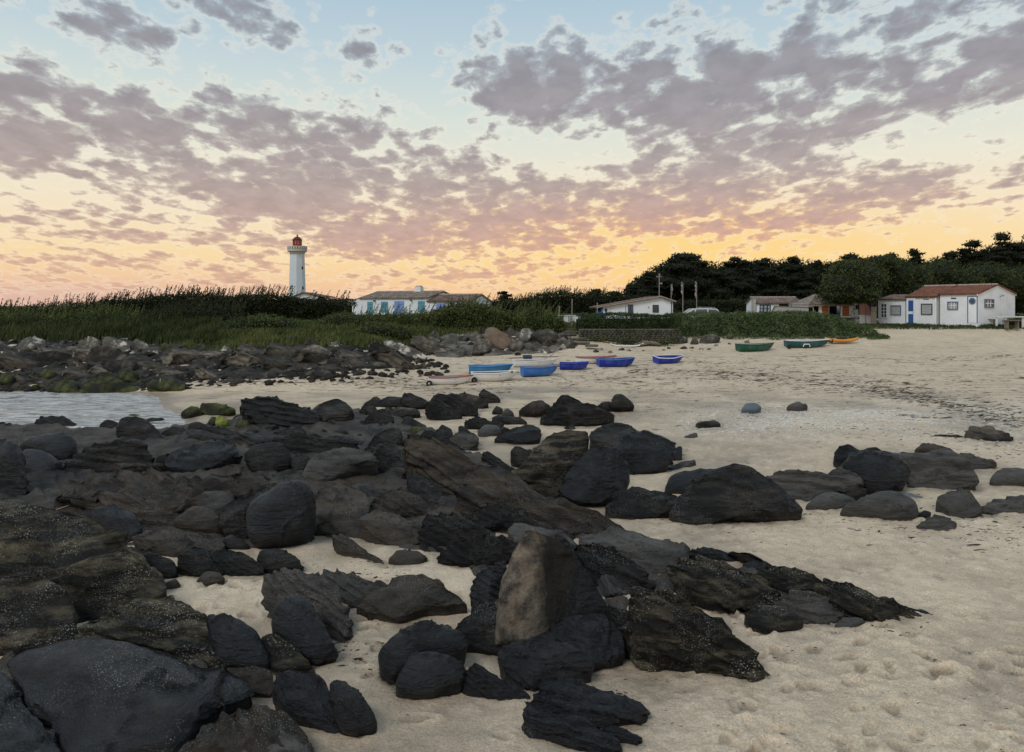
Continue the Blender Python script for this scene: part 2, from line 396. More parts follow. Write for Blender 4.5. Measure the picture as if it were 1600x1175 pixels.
# ------------------------------------------------------------------ rocks
BARN = ((.34, .32, .27, 1), 30, .30, 2.2, .44, .62)
FINE = ((.30, .29, .27, 1), 48, .27, 1.6, .40, .62)
RM = {
 'dark': mat('dark_rock', (.010, .010, .010), .6, .5, 1.6, .9, 34, .22, col2=(.050, .045, .038), mix_scale=1.1, mix_lo=.44, mix_hi=.66, speck=(FINE, ((.55, .54, .5, 1), 20, .11, 1.2, .52, .64)), objrand=.4, bump2=1., b2scale=4.5, stretch=((.55, .8, 3.2), (0, R(-30), 0))),
 'wet': mat('wet_dark_rock', (.007, .008, .010), .40, .5, 1.6, .9, 36, .36, col2=(.024, .027, .031), mix_scale=1.2, mix_lo=.42, mix_hi=.68, speck=(((.42, .42, .40, 1), 42, .22, 1.0, .48, .66), ((.6, .58, .52, 1), 11, .08, 1.3, .54, .64)), objrand=.35, bump2=1., b2scale=4.5, stretch=((.55, .8, 3.2), (0, R(-30), 0))),
 'barn': mat('barnacled_rock', (.012, .012, .010), .7, .5, 2., 1., 26, .2, col2=(.085, .074, .050), mix_scale=2.4, speck=(BARN, FINE), objrand=.2, bump2=1., b2scale=4.5, stretch=((.55, .8, 3.2), (0, R(-30), 0))),
 'brown': mat('brown_rock', (.050, .041, .031), .68, .5, 1.6, .9, 28, .3, col2=(.014, .013, .012), mix_scale=1.1, speck=(FINE,), objrand=.4, bump2=1., b2scale=4.5, stretch=((.55, .8, 3.2), (0, R(-30), 0))),
 'tan': mat('tan_rock_face', (.21, .17, .125), .8, .45, 5., 1., 22, .25, col2=(.045, .04, .034), mix_scale=2.6, mix_lo=.46, mix_hi=.60, speck=(FINE,), bump2=.9, b2scale=6),
 'grey': mat('dry_grey_rock', (.070, .066, .060), .7, .45, 1.8, .8, 30, .35, col2=(.018, .018, .018), mix_scale=1.1, speck=(FINE,), objrand=.2, bump2=1., b2scale=4.5, stretch=((.55, .8, 3.2), (0, R(-30), 0))),
 'tansplit': None,
 'slate': mat('bluish_slab', (.10, .125, .15), .7, .2, 4., .4, 30, .3),
 'moss': mat('algae_covered_rock', (.020, .022, .012), .8, .5, 2.5, .8, 26, .2, col2=(.065, .075, .022), mix_scale=1.7, objrand=.3),
 'lime': mat('bright_algae_rock', (.22, .24, .05), .8, .35, 3., .5, 30, .25, col2=(.07, .08, .02), mix_scale=2.5),
 'lichen': mat('pale_lichen_rock', (.10, .095, .08), .85, .45, 1.6, .6, 14, .2, col2=(.48, .46, .40), mix_scale=1.1, mix_lo=.5, mix_hi=.6, objrand=.3),
 'shore': mat('shore_rock', (.060, .053, .043), .8, .5, 1.6, .8, 12, .2, col2=(.15, .135, .11), mix_scale=.9, objrand=.4, bump2=.6, b2scale=4),
 'shoredark': mat('dark_shore_rock', (.022, .020, .017), .8, .5, 1.6, .8, 12, .2, col2=(.080, .070, .055), mix_scale=.9, objrand=.4, bump2=.6, b2scale=4),
 'rust': mat('rust_stained_rock', (.15, .10, .065), .8, .35, 1.2, .6, 12, .25, col2=(.13, .12, .10), mix_scale=1.3, objrand=.2),
}
_ico = {}
def ico(l):
    if l not in _ico:
        import bmesh
        b = bmesh.new(); bmesh.ops.create_icosphere(b, subdivisions=l, radius=1)
        me = bpy.data.meshes.new('t'); b.to_mesh(me); b.free()
        v = np.empty(len(me.vertices) * 3); me.vertices.foreach_get('co', v); f = np.empty(len(me.polygons) * 3, int); me.polygons.foreach_get('vertices', f)
        _ico[l] = (v.reshape(-1, 3), f.reshape(-1, 3)); bpy.data.meshes.remove(me)
    return _ico[l]
def vnorm(V, Fc):
    n = np.cross(V[Fc[:, 1]] - V[Fc[:, 0]], V[Fc[:, 2]] - V[Fc[:, 0]])
    out = np.zeros_like(V)
    for k in range(3):
        for c in range(3): out[:, c] += np.bincount(Fc[:, k], n[:, c], len(V))
    return out / np.maximum(np.linalg.norm(out, axis=1, keepdims=True), 1e-9)
def relief(V, Fc, S, style, seed, lv):
    Ps = V + seed * 3.17
    N = vnorm(V, Fc)
    d = S * .07 * fbm(Ps * (1.4 / S), 3)
    if style in ('strata', 'layer'):
        a = .55 if style == 'strata' else .16
        w = V[:, 0] * math.sin(a) + V[:, 2] * math.cos(a) + V[:, 1] * .25
        q = w / S * 6.5 + .9 * fbm(Ps * (1.3 / S), 3)
        fr = q - np.floor(q)
        d += S * .085 * (np.minimum(fr / .85, (1 - fr) / .15) - .5)
        q = w / S * 15 + 1.5 * fbm(Ps * (2 / S), 2); fr = q - np.floor(q)
        d += S * .026 * (np.minimum(fr / .8, (1 - fr) / .2) - .5)
    n = fbm(Ps * (1.1 / S) + 31, 2)
    d -= S * .06 * np.exp(-(n / .014) ** 2)
    n = fbm(Ps * np.array([1, 1, 2.2]) * (1.9 / S) + 61, 2)
    d -= S * .03 * np.exp(-(n / .014) ** 2)
    if style == 'plain':
        w = V[:, 0] * .5 + V[:, 2] * .85 + V[:, 1] * .3
        q = w / S * 3.2 + 1.3 * fbm(Ps * (1.2 / S) + 9, 3); fr = q - np.floor(q)
        d += S * .030 * (np.minimum(fr / .93, (1 - fr) / .07) - .5)
    if lv >= 4:
        am = min(1, S)
        d += am * ((.010 if style == 'round' else .018) * ridged(Ps * (3.6 / S), 2) + .005 * fbm(Ps * (12 / S), 3))
    if lv >= 5: d += .006 * fbm(Ps * 9, 3, .6) + .003 * vnoise(Ps * 42)
    return V + N * d[:, None]
REG = {'A': (0, 580, 3.2), 'B': (350, 580, 2.2857), 'C': (900, 600, 2.2857), 'E': (0, 780, 2.5806), 'F': (560, 780, 2.4242), 'G': (1100, 860, 3.2),
       'H': (0, 340, 2.857), 'I': (400, 340, 3.2), 'J': (840, 380, 4.), 'P': (0, 0, 1.)}
def chaikin(p, n=1, w=.16):
    for _ in range(n):
        q = np.roll(p, -1, 0); p = np.stack([p * (1 - w) + q * w, p * w + q * (1 - w)], 1).reshape(-1, 2)
    return p
def rock(spec):
    reg, tilt, thick, mk, style, name, label, cs = [s.strip() for s in spec.split('|')]
    ox, oy, sc = REG[reg]; c = np.array([float(v) for v in cs.replace(',', ' ').split()]).reshape(-1, 2)
    px = c / sc + (ox, oy)
    par = np.sum(px[:, 0] * np.roll(px[:, 1], -1) - px[:, 1] * np.roll(px[:, 0], -1)) / 2; area = abs(par)
    tau = R(float(tilt)); T = float(thick)
    ib = np.argmax(px[:, 1]); _, D0, zg = hit(px[ib, 0], px[ib, 1] + 1)
    zg -= .03
    q = chaikin(px, 0 if style == 'facet' else 1)
    k = (q[:, 1] - HV) / F
    s = (H - zg - k * D0) / (math.sin(tau) + k * math.cos(tau))
    D = D0 + s * math.cos(tau); x = (q[:, 0] - 800) / F * D
    p = np.stack([x, s], 1)
    # centroid and principal scale
    x0, y0 = p[:, 0], p[:, 1]; x1, y1 = np.roll(x0, -1), np.roll(y0, -1); cr = x0 * y1 - x1 * y0; A = cr.sum() / 2
    cen = np.array([((x0 + x1) * cr).sum(), ((y0 + y1) * cr).sum()]) / (6 * A)
    dp = p - cen; cov = dp.T @ dp / len(p); w, U = np.linalg.eigh(cov); w = np.sqrt(np.maximum(w, 1e-6)) * 1.4
    g = dp @ U / w
    th = np.linspace(0, 2 * np.pi, 361)[:-1]; rr = np.zeros(360)
    g2 = np.roll(g, -1, 0); e = g2 - g
    for i, t in enumerate(th):
        dx, dy = math.cos(t), math.sin(t); den = dx * e[:, 1] - dy * e[:, 0]; den = np.where(abs(den) < 1e-9, 1e-9, den)
        r = (g[:, 0] * e[:, 1] - g[:, 1] * e[:, 0]) / den; uu = (g[:, 0] * dy - g[:, 1] * dx) / den
        ok = (uu >= -1e-6) & (uu <= 1 + 1e-6) & (r > 0)
        rr[i] = r[ok].max() if ok.any() else .05
    rr = np.where(rr < .05, .05, rr) * 1.03
    lv = 6 if area > 26000 else 5 if area > 3500 else 4 if area > 500 else 3
    V0, Fc = ico(lv)
    ro = np.hypot(V0[:, 0], V0[:, 1]); ta = np.mod(np.arctan2(V0[:, 1], V0[:, 0]), 2 * np.pi)
    rv = np.interp(ta, np.append(th, 2 * np.pi), np.append(rr, rr[0]))
    gg = np.stack([np.cos(ta), np.sin(ta)], 1) * (rv * ro)[:, None]
    pp = (gg * w) @ U.T + cen
    S = math.sqrt(abs(A)); Tm = T * min(2 * w[0], S)
    seed = (hash_(label) % 997) / 7.
    rg = np.random.default_rng(hash_(label) % 9999)
    h = np.where(V0[:, 2] > 0, np.abs(V0[:, 2]) ** (.62 if style != 'facet' else .4), 0)
    if style != 'round':
        for _ in range(4):
            a = rg.uniform(0, 6.28); m = rg.uniform(.35, 1.0); cc = rg.uniform(.5, .85)
            lim = cc + m * (V0[:, 0] * math.cos(a) + V0[:, 1] * math.sin(a)); kk = .09
            hh = np.clip(.5 + .5 * (lim - h) / kk, 0, 1); hs = lim * (1 - hh) + h * hh - kk * hh * (1 - hh)
            h = np.where(V0[:, 2] > 0, np.maximum(hs, h * .25), h)
    h = h * Tm
    P = np.stack([pp[:, 0], D0 + pp[:, 1] * math.cos(tau) - h * math.sin(tau), zg + pp[:, 1] * math.sin(tau) + h * math.cos(tau)], 1)
    bk = V0[:, 2] < 0; qb = np.where(bk, np.abs(V0[:, 2]) ** .6, 0)
    P[:, 1] += qb * Tm * (1 if tau > 1 else .5)
    P[:, 2] = P[:, 2] * (1 - qb) + (zg - .25) * qb
    P = relief(P, Fc, S, style, seed, lv)
    bx = cen[0]
    loc = (bx, D0, zg)
    if par < 0: pass
    Fo = Fc
    o = link(name, mesh_np(name, P - np.array(loc), Fo), RM[mk], loc=loc)
    tag(o, label, 'rock', None)
    ROCKS.append((o, px, D0)); return o
def hash_(s):
    h = 5381
    for ch in s: h = (h * 33 + ord(ch)) & 0xffffffff
    return h
ROCKS = []
SPECS = """
E|14|.28|wet|facet|rock_slab|broad flat blue-black slab filling the bottom left foreground|40 690,110 628,300 612,520 618,680 648,780 690,900 700,1000 760,1020 800,930 850,850 890,780 970,700 1060,300 1080,245 960,235 905,160 880,100 780
E|14|.25|wet|plain|rock_slab|dark slab cut by the left frame edge in the bottom left corner|-150 690,0 700,40 760,120 880,190 960,280 1080,-150 1100
E|25|.3|brown|strata|rock|arched brown rock ridge along the bottom edge right of the broad flat slab|720 1060,800 950,880 890,960 855,1060 845,1160 880,1220 940,1270 1030,1250 1100,900 1120
E|20|.25|grey|round|rock|smooth grey rock at the bottom frame edge in front of the arched brown ridge|860 1060,900 985,980 920,1070 892,1160 905,1230 975,1260 1060,1200 1110,950 1110
E|40|.5|wet|plain|boulder|blocky left half of the split black boulder pair near the bottom|1095 760,1115 705,1180 684,1260 700,1320 745,1355 820,1385 930,1340 950,1240 900,1140 840
E|50|.45|wet|round|boulder|rounded right half of the split black boulder pair near the bottom|1332 745,1375 732,1440 775,1500 850,1525 905,1500 942,1430 962,1375 940,1345 850
E|50|.4|wet|round|rock|smooth black lozenge rock right of the barnacled ledge and left of the sand pocket|840 485,900 468,980 490,1040 550,1080 620,1085 670,1040 692,980 690,900 682,860 590
E|35|.35|brown|plain|rock|low brownish rock wedged under the smooth black lozenge rock|900 680,1050 685,1095 690,1105 770,1085 792,1020 790,950 740
E|35|.3|barn|plain|rock|rough rock with pale streaks between the lozenge rock and the round black boulder|1050 560,1095 540,1150 565,1230 630,1260 670,1180 692,1095 694,1075 620
E|32|.4|barn|layer|rock_slab|barnacled ledge lying behind the broad flat slab|315 575,360 500,450 455,560 410,680 388,760 425,820 490,860 545,905 630,900 690,780 675,650 640,450 620
E|38|.35|barn|plain|boulder|great barnacle crusted boulder at the left frame edge|-150 80,0 55,180 50,320 68,405 110,420 150,520 215,580 270,640 320,560 420,380 440,200 430,-150 430
E|45|.4|barn|plain|boulder|greenish crusted block at the left frame edge below the great crusted boulder|-150 330,60 308,190 318,265 385,295 480,320 570,290 620,100 630,-150 640
E|42|.4|barn|plain|boulder|yellowish crusted hump right of the greenish crusted block|250 330,330 270,450 258,560 262,640 305,660 350,650 390,560 420,440 480,330 515,290 480
E|40|.35|dark|round|rock|small dark rock tucked behind the yellowish crusted hump|550 230,600 213,700 250,722 300,680 322,640 310
E|40|.45|dark|plain|rock|rounded dark rock with notched top behind the left sand pocket|720 235,760 200,850 198,900 230,905 300,810 312,730 292
E|40|.4|dark|strata|rock|cracked dark rock between the notched rock and the oval rock by the sand pocket|850 225,900 203,1000 220,1060 275,1065 305,940 308,890 295
E|30|.3|brown|round|rock|low brown pebble-shaped rock at the back edge of the left sand pocket|790 335,830 293,880 298,910 325,870 345,820 348
E|40|.45|dark|round|rock|oval dark rock standing alone at the right back of the left sand pocket|1035 250,1060 212,1130 208,1200 240,1228 290,1100 305,1060 290
E|30|.3|brown|round|rock|small stone at the left back corner of the left sand pocket|655 345,710 323,730 350,665 380
E|25|.3|brown|plain|rock|wide low brown bedrock hump above the left sand pocket|525 165,600 128,760 122,870 150,905 185,880 215,760 220,720 250,620 215
E|35|.4|dark|round|rock|small smooth rock left of the round speckled boulder's foot|895 172,960 158,1012 195,990 212,900 208
E|35|.35|grey|strata|rock|long grey rock stretching down beside the left sand pocket|1062 335,1100 303,1180 298,1280 320,1360 370,1395 440,1410 530,1380 570,1320 500,1250 435,1150 410
E|45|.45|wet|round|boulder|round black boulder with a groove at the right of the left sand pocket|1098 530,1110 450,1150 410,1220 403,1260 440,1330 560,1352 620,1280 662,1230 635,1150 575
E|32|.35|grey|strata|rock|low grey rock joined to the right of the long grey rock|1290 305,1380 288,1450 318,1560 345,1600 380,1560 440,1430 440,1360 370
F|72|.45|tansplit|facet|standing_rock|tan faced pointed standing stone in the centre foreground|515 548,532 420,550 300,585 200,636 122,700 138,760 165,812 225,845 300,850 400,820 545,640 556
F|68|.4|wet|facet|rock|dark triangular wedge leaning on the right of the tan standing stone|705 540,735 440,795 310,838 245,885 310,940 395,960 450,900 520,790 556
F|60|.4|dark|plain|rock|dark knobbly rock peeking from behind the tan standing stone's top|700 165,730 140,775 143,810 185,850 250,820 330,740 330
F|60|.5|wet|strata|rock|blue-black boulder against the left side of the tan standing stone|428 340,455 280,500 255,562 238,562 340,540 440,480 470,430 420
F|35|.4|dark|plain|rock|sloping dark apron of rock at the left foot of the tan standing stone|330 530,390 465,480 395,545 400,548 500,600 580,560 600,480 570,400 545
F|40|.4|wet|round|boulder|large smooth black rock left of the tan standing stone, on open sand|80 590,140 530,200 492,300 488,390 510,410 570,340 600,220 610,180 660,130 690,85 650
F|42|.45|wet|round|rock|rounded black rock below the large smooth rock with a scalloped foot|175 650,210 600,280 583,360 603,405 640,385 695,330 722,290 752,210 762,148 732,150 700
F|35|.4|wet|strata|rock|ragged low black rock chain running right from the scalloped rock|385 675,440 633,500 658,560 698,640 730,650 765,560 768,480 748,420 722
F|45|.45|wet|plain|boulder|overhanging black rock just below the tan standing stone|530 580,600 548,700 528,800 558,870 600,885 645,820 672,740 692,650 730,590 690,550 640
F|45|.4|wet|plain|rock|hollowed black rock to the lower right of the tan standing stone|650 545,760 455,900 438,990 480,1015 580,940 625,860 665,790 610
F|35|.35|dark|strata|rock|dark low rock bridging the hollowed rock and the tilted striped slab|925 410,1040 428,1070 490,1110 590,1040 606,980 560,985 470
F|28|.35|wet|layer|rock_slab|frosted upper half of the split rock at the bottom centre|635 790,700 708,760 665,840 688,900 718,1000 768,1090 808,1070 845,920 852,780 850,650 825
F|28|.35|wet|layer|rock_slab|lower half of the split rock at the bottom centre|625 800,760 835,880 850,960 888,1000 940,965 962,860 945,750 900,640 855
F|22|.3|wet|layer|rock|small tapering rock finger half buried beside the split rock at the bottom centre|915 862,990 864,1080 905,1050 925,980 902
F|48|.35|barn|strata|rock_slab|tilted striped slab pointing down right in the right foreground|1032 430,1048 345,1100 342,1180 366,1290 405,1390 465,1460 540,1520 620,1548 682,1500 692,1420 662,1330 632,1200 598,1110 592,1045 560,1028 490
F|32|.35|brown|plain|rock|wide dark brown rock at the left, above the large smooth black rock|-20 410,60 360,100 328,140 293,220 290,300 318,370 358,410 400,340 412,240 432,160 475,60 450
F|35|.4|dark|strata|rock|long bulging dark rock behind and left of the tan standing stone|290 230,370 173,480 153,580 153,604 182,565 242,470 265,360 255
F|25|.3|brown|round|rock|low brown rock between sand strips left of centre|112 240,150 200,230 203,265 230,220 257,150 258
F|35|.4|dark|strata|rock|creased dark hump in the middle of the rock bed|228 130,260 70,340 52,420 58,470 108,498 150,400 180,300 205,250 195
F|28|.3|dark|strata|rock_slab|long dark ridge running right behind the tan standing stone|425 45,520 22,620 48,760 98,810 142,700 138,560 105,470 110
F|35|.35|grey|plain|rock|flat topped grey rock directly behind the tan standing stone's tip|562 118,600 90,700 113,780 128,825 172,800 195,690 170,600 180
F|28|.35|dark|strata|rock_slab|broad dark shelf to the right of the tan standing stone|790 195,850 165,940 178,1020 220,1065 280,1095 320,1040 353,960 353,900 335,840 270
F|24|.3|grey|plain|rock_slab|wide flat grey shelf behind the broad dark shelf|825 155,950 105,1050 125,1150 162,1240 200,1255 245,1160 292,1080 292,1000 235,915 190
G|35|.4|barn|strata|rock|wide layered rock with a yellow-green patch on the right of the rock bed|-160 60,0 25,90 55,180 98,260 120,360 180,405 235,330 275,240 304,100 304,0 285,-90 220
G|18|.3|wet|strata|rock|thin black sliver of rock at the back right of the rock bed|-85 5,0 -10,70 0,160 25,228 55,150 66,50 35
G|40|.4|wet|round|rock|small black knob behind the layered rocks on the right|186 75,235 53,310 70,300 112,220 114
G|38|.4|barn|strata|rock|humped striped rock right of the small black knob|265 115,330 78,440 83,540 118,604 162,560 218,460 225,360 205,280 160
G|30|.4|barn|strata|rock_slab|long striped rock spike pointing right across the sand|560 190,600 163,700 168,800 203,900 248,1000 288,1095 345,1030 360,930 372,850 354,720 335,645 295,630 230
G|15|.35|dark|layer|rock|thin pointed rock tip at the far right end of the striped spike|1000 288,1060 288,1198 342,1160 352,1080 338
G|22|.3|grey|layer|rock_slab|low sand dusted slab in front of the layered rocks|330 285,400 228,520 213,640 228,645 290,695 332,650 362,520 365,430 345
G|24|.3|barn|round|rock|low speckled oval rock partly covered by sand on the right|203 335,270 288,360 286,480 348,492 382,420 407,340 417,262 407,215 370
G|15|.3|grey|round|rock|tiny sandy rock below the long striped spike|648 385,690 343,790 348,805 368,720 405
B|58|.4|wet|layer|rock_slab|big tilted black slab with a mossy top standing behind the rock bed|58 130,75 94,160 98,250 118,330 155,345 185,250 205,180 210,125 190,85 155
B|50|.5|dark|plain|boulder|lumpy black boulder right of the big tilted mossy slab|322 160,345 115,400 96,430 108,462 150,452 190,380 197,330 185
B|40|.4|dark|plain|rock|black weedy rock right of the lumpy black boulder|498 182,530 150,590 143,608 175,570 202,520 198
B|35|.5|shoredark|strata|rock|small dark rock at the back left of the scattered row|498 115,540 97,560 105,555 130,505 130
B|35|.45|dark|plain|rock|rounded dark rock next in the scattered back row behind the lumpy boulder|550 108,590 88,640 98,645 128,560 130
B|50|.4|dark|strata|rock|pointed dark rock with a slanted back in the scattered back row|628 105,645 76,700 93,735 115,700 133,640 128
B|35|.4|dark|strata|rock|long dark striped rock nearest the sand in the scattered back row|718 148,740 114,790 108,850 152,840 172,780 176,730 168
B|35|.4|dark|strata|rock|striped dark rock sloping right behind the long dark striped rock|738 112,760 88,830 92,900 128,910 155,860 163,800 122
B|40|.4|shoredark|strata|rock|low dark rock right of centre in the scattered back row|818 95,850 76,900 88,948 122,900 134,850 112
B|55|.5|dark|strata|rock|pointed black rock standing alone on sand right of the back row|908 88,925 62,960 82,992 108,940 115
B|30|.4|shoredark|plain|rock|flat dark rock in the middle of the scattered row|578 152,620 128,690 133,704 158,640 168,590 167
B|35|.4|shoredark|round|rock|brownish rock left of the fan of upturned strata|1045 155,1095 120,1133 112,1168 130,1160 155,1100 166
B|50|.4|dark|strata|rock|fan of upturned dark strata like a saw blade on the mid beach|1125 190,1160 150,1178 118,1215 82,1250 93,1300 123,1392 165,1385 178,1300 194,1200 196
B|30|.5|dark|round|rock|small dark stone beside the egg-shaped rock on the mid beach|1328 135,1350 117,1385 117,1382 142
B|55|.5|dark|round|rock|egg-shaped rock at the right end of the mid beach rocks|1372 136,1392 90,1420 88,1468 130,1440 142
B|40|.4|dark|strata|rock|dark rock in the gap before the upturned pair, farther back|858 180,900 163,990 188,995 212,900 210,868 200
B|35|.4|dark|plain|rock|low dark rock just right of the gap rock|953 185,970 158,1040 163,1090 190,1000 195
B|45|.45|wet|plain|boulder|flat backed black boulder on the sand above the upturned pair|955 248,1000 213,1090 188,1128 208,1128 245,1060 256
B|20|.3|grey|round|rock|low grey stone on sand left of the flat backed black boulder|905 228,930 198,980 203,990 225,930 238
B|35|.5|dark|round|rock|small dark stone before the fan of strata|955 152,972 128,998 140,992 158
B|35|.5|grey|round|rock|small grey stone right of the little dark stone before the fan of strata|988 155,1010 136,1038 156,1020 165
B|45|.45|dark|strata|rock|dark peaked rock behind the brown upturned slab|748 230,780 188,812 208,825 245
B|40|.4|dark|plain|rock|smooth dark rock left of the peaked rock behind the brown slab|688 245,720 213,790 228,825 260,780 270
B|40|.4|grey|strata|rock|grey rock right of the peaked rock behind the brown slab|798 245,850 213,900 238,908 262,870 285
B|35|.4|moss|plain|rock|greenish rock at the back of the bed above the brown upturned slab|638 220,690 198,728 213,680 236
B|40|.4|dark|strata|rock|dark rock trailing right towards the gap from the bed|833 205,850 193,912 240,885 268
B|62|.35|brown|strata|rock_slab|brown upturned slab rising from the middle of the rock bed|648 320,645 250,660 228,720 238,800 258,870 298,915 350,870 420,830 455,780 438,700 370
B|24|.35|brown|strata|rock_slab|long striped ridge sloping down right from the brown upturned slab|830 440,860 390,910 350,960 353,1040 388,1100 428,1200 478,1300 528,1425 572,1380 598,1250 580,1150 555,1050 510,900 475
B|38|.4|grey|round|rock|smooth pale topped grey rock in the middle left of the rock bed|272 400,300 340,340 308,420 288,500 298,553 325,540 348,470 368,400 405,340 415
B|55|.55|wet|round|boulder|round speckled black boulder standing left of centre|93 525,100 488,150 452,230 413,300 410,325 450,318 520,290 590,230 622,130 634,103 612
B|50|.45|dark|plain|boulder|black boulder in shade left of the round speckled boulder|-10 560,0 480,60 448,170 398,240 415,150 455,100 500,100 595,30 605
B|45|.45|dark|strata|rock|domed dark rock in the bed left of the brown upturned slab|508 275,540 228,590 203,632 213,645 270,600 285,540 290
B|35|.4|dark|strata|rock|slanting striped rock on the sand left of the upturned pair|918 305,940 288,1000 323,1048 355,990 360,950 340
B|50|.4|dark|plain|rock|dark jagged rock behind the left boulder of the upturned pair|1022 295,1040 270,1112 288,1090 335,1040 340
B|60|.45|barn|plain|boulder|left boulder of the big upturned pair, leaning right|1033 375,1100 298,1170 228,1230 212,1292 218,1305 250,1275 310,1235 400,1190 455,1120 450,1060 410
B|55|.5|wet|plain|boulder|right boulder of the big upturned pair, deeply shaded below|1195 440,1240 335,1290 288,1350 280,1412 290,1442 350,1442 390,1400 445,1340 482,1260 484
B|25|.35|brown|plain|rock|brown bedrock right behind the round speckled boulder|315 440,420 403,510 428,525 500,480 565,400 585,315 565
B|28|.35|brown|strata|rock|wide creased brown bedrock in the centre of the bed|498 500,560 438,650 428,740 468,795 500,700 530,600 530
B|30|.35|brown|plain|rock|sloping brown bedrock running down to the centre sand strip|478 540,540 493,620 508,700 558,710 620,600 630,530 592
B|30|.3|dark|layer|rock|flat layered rock at the back left of the bed|148 255,260 233,400 238,485 265,440 302,300 314,200 295
B|42|.4|dark|round|rock|knobbly dark rock left of the smooth pale topped rock|73 315,110 273,190 268,240 300,242 350,180 380,108 375
B|38|.4|dark|round|rock|smaller rock between the knobbly rock and the smooth pale topped rock|238 335,260 303,312 308,302 362,250 385
B|35|.35|dark|strata|rock|dark rock close left of the brown upturned slab|538 285,600 263,652 290,665 350,610 392,530 365
B|35|.4|dark|plain|rock|dark rock below the brown upturned slab|648 370,700 368,785 440,765 492,675 448
B|20|.3|brown|strata|rock|thin brown rock strip across the centre sand patch|385 590,430 582,500 630,530 655,600 690,560 695,480 655,410 625
C|45|.45|dark|plain|boulder|large dark boulder behind the right of the upturned pair|48 195,90 153,150 138,200 153,240 190,245 250,170 275,70 245
C|42|.45|wet|plain|boulder|humped black boulder at the right of the large dark boulder|128 260,180 193,250 178,310 193,348 220,335 282,270 312,190 325,150 300
C|50|.4|wet|plain|rock|small angular block at the right end of the humped black boulder|328 270,345 235,378 220,380 272
C|28|.35|dark|plain|rock_slab|low smooth slab on sand left of the big domed boulder|98 445,140 398,230 376,300 383,372 398,382 455,330 474,220 484,130 470
C|45|.4|wet|round|boulder|long smooth black rock behind the left of the big domed boulder|316 372,340 328,430 313,520 310,560 330,510 375,400 400,335 396
C|42|.45|dark|plain|boulder|big domed boulder alone on the right hand sand|343 474,370 408,430 358,500 318,560 300,620 313,680 348,740 398,790 448,803 484,700 496,560 499,400 499
C|30|.35|grey|layer|rock_slab|hollow streaked slab linking the big domed boulder to the right group|665 345,740 316,850 323,900 330,950 316,1015 350,1005 378,900 394,830 412,760 422,715 394
C|45|.45|dark|plain|boulder|rear upright lump at the top left of the right boulder group|923 265,932 230,975 213,1012 238,1060 233,1113 255,1100 275,1000 290,945 308
C|48|.5|wet|round|boulder|front rounded boulder in the middle of the right boulder group|935 310,990 263,1080 255,1150 268,1193 320,1172 372,1100 398,1035 388,990 355
C|42|.4|grey|plain|boulder|broad sloping boulder at the right of the right boulder group|1105 275,1150 250,1230 253,1300 243,1350 268,1400 308,1442 372,1350 376,1250 376,1185 368,1190 310
C|30|.35|brown|round|rock|flat brown rock behind the broad sloping boulder|1205 240,1240 218,1290 223,1355 250,1300 255,1240 246
C|22|.3|grey|layer|rock|low streaked rock at the far right behind the broad sloping boulder|1335 262,1390 243,1450 268,1502 287,1470 300,1390 295
C|28|.35|grey|round|rock|low grey mound of rock at the right frame edge|1475 348,1510 313,1570 308,1640 323,1645 358,1560 364,1500 362
C|38|.4|grey|plain|rock|tall cracked grey rock right of the front oval rocks|1286 425,1308 398,1370 378,1412 393,1443 430,1452 462,1400 482,1335 479,1315 445
C|20|.3|grey|layer|rock_slab|flat layered slab at the right frame edge|1440 445,1490 418,1560 403,1645 398,1650 470,1540 466,1465 464
C|25|.35|dark|round|rock|narrow dark rock under the hollow streaked slab|845 412,900 383,1000 373,1037 385,1000 408,900 418
C|25|.35|grey|round|rock|small grey mound right of the big domed boulder|815 445,870 403,930 398,1003 425,960 448,880 459
C|30|.4|grey|round|rock|oval grey rock on the sand in front of the right boulder group|940 465,990 428,1080 400,1150 403,1205 430,1223 472,1200 494,1120 493,1015 478
C|30|.5|dark|round|rock|small dark pebble beside the oval grey rock|1217 472,1240 455,1270 465,1262 485,1228 485
C|25|.4|grey|layer|rock|pointed striped little rock in front of the tall cracked grey rock|1213 505,1260 485,1322 473,1358 500,1352 524,1280 529,1238 518
C|10|.3|slate|layer|rock_slab|flat bluish slab on sand below the right boulder group|1085 402,1150 386,1248 405,1210 413,1115 411
C|35|.5|slate|round|rock|small blue-grey stone alone in the middle of the open sand|588 97,605 77,640 74,664 92,640 103,608 103
C|25|.4|grey|round|rock|small pale grey stone right of the blue-grey stone on open sand|745 88,790 68,832 85,792 96
C|15|.5|shoredark|plain|rock|small ragged dark rock left of the shell patch|423 152,450 134,510 137,518 152,460 157
C|12|.4|grey|layer|rock|flat little grey stone nearest the humped black boulder|378 192,432 176,432 190
C|12|.3|shoredark|layer|rock|dark flat layered rock far right beside the shell patch|1392 188,1402 166,1480 168,1570 202,1500 206,1420 195
C|10|.4|shoredark|layer|rock|thin dark rock sliver left of the dark flat layered rock|1265 187,1330 182,1392 190,1375 196
C|12|.3|grey|layer|rock|flat grey rock at the foot of the humped black boulder|318 302,380 278,432 274,400 292,350 304
A|42|.4|dark|strata|rock|craggy rock by the water at the left with pale worn top|148 295,180 248,240 231,320 238,370 263,402 300,390 335,300 330,200 335
A|40|.4|dark|strata|rock|dark rock at the left frame edge beside the water|-60 345,-60 255,40 262,100 288,112 322,50 355
A|50|.45|dark|plain|rock|upright weedy rock right of the craggy rock by the water|498 355,503 268,540 238,590 258,605 300,595 355
A|45|.45|dark|plain|boulder|big weed draped boulder at the head of the bay|588 345,600 248,660 226,740 248,803 300,803 350,700 366
A|20|.35|moss|plain|rock|flat rock behind the weed draped boulder at the water's edge|598 230,660 216,770 233,800 245,720 258
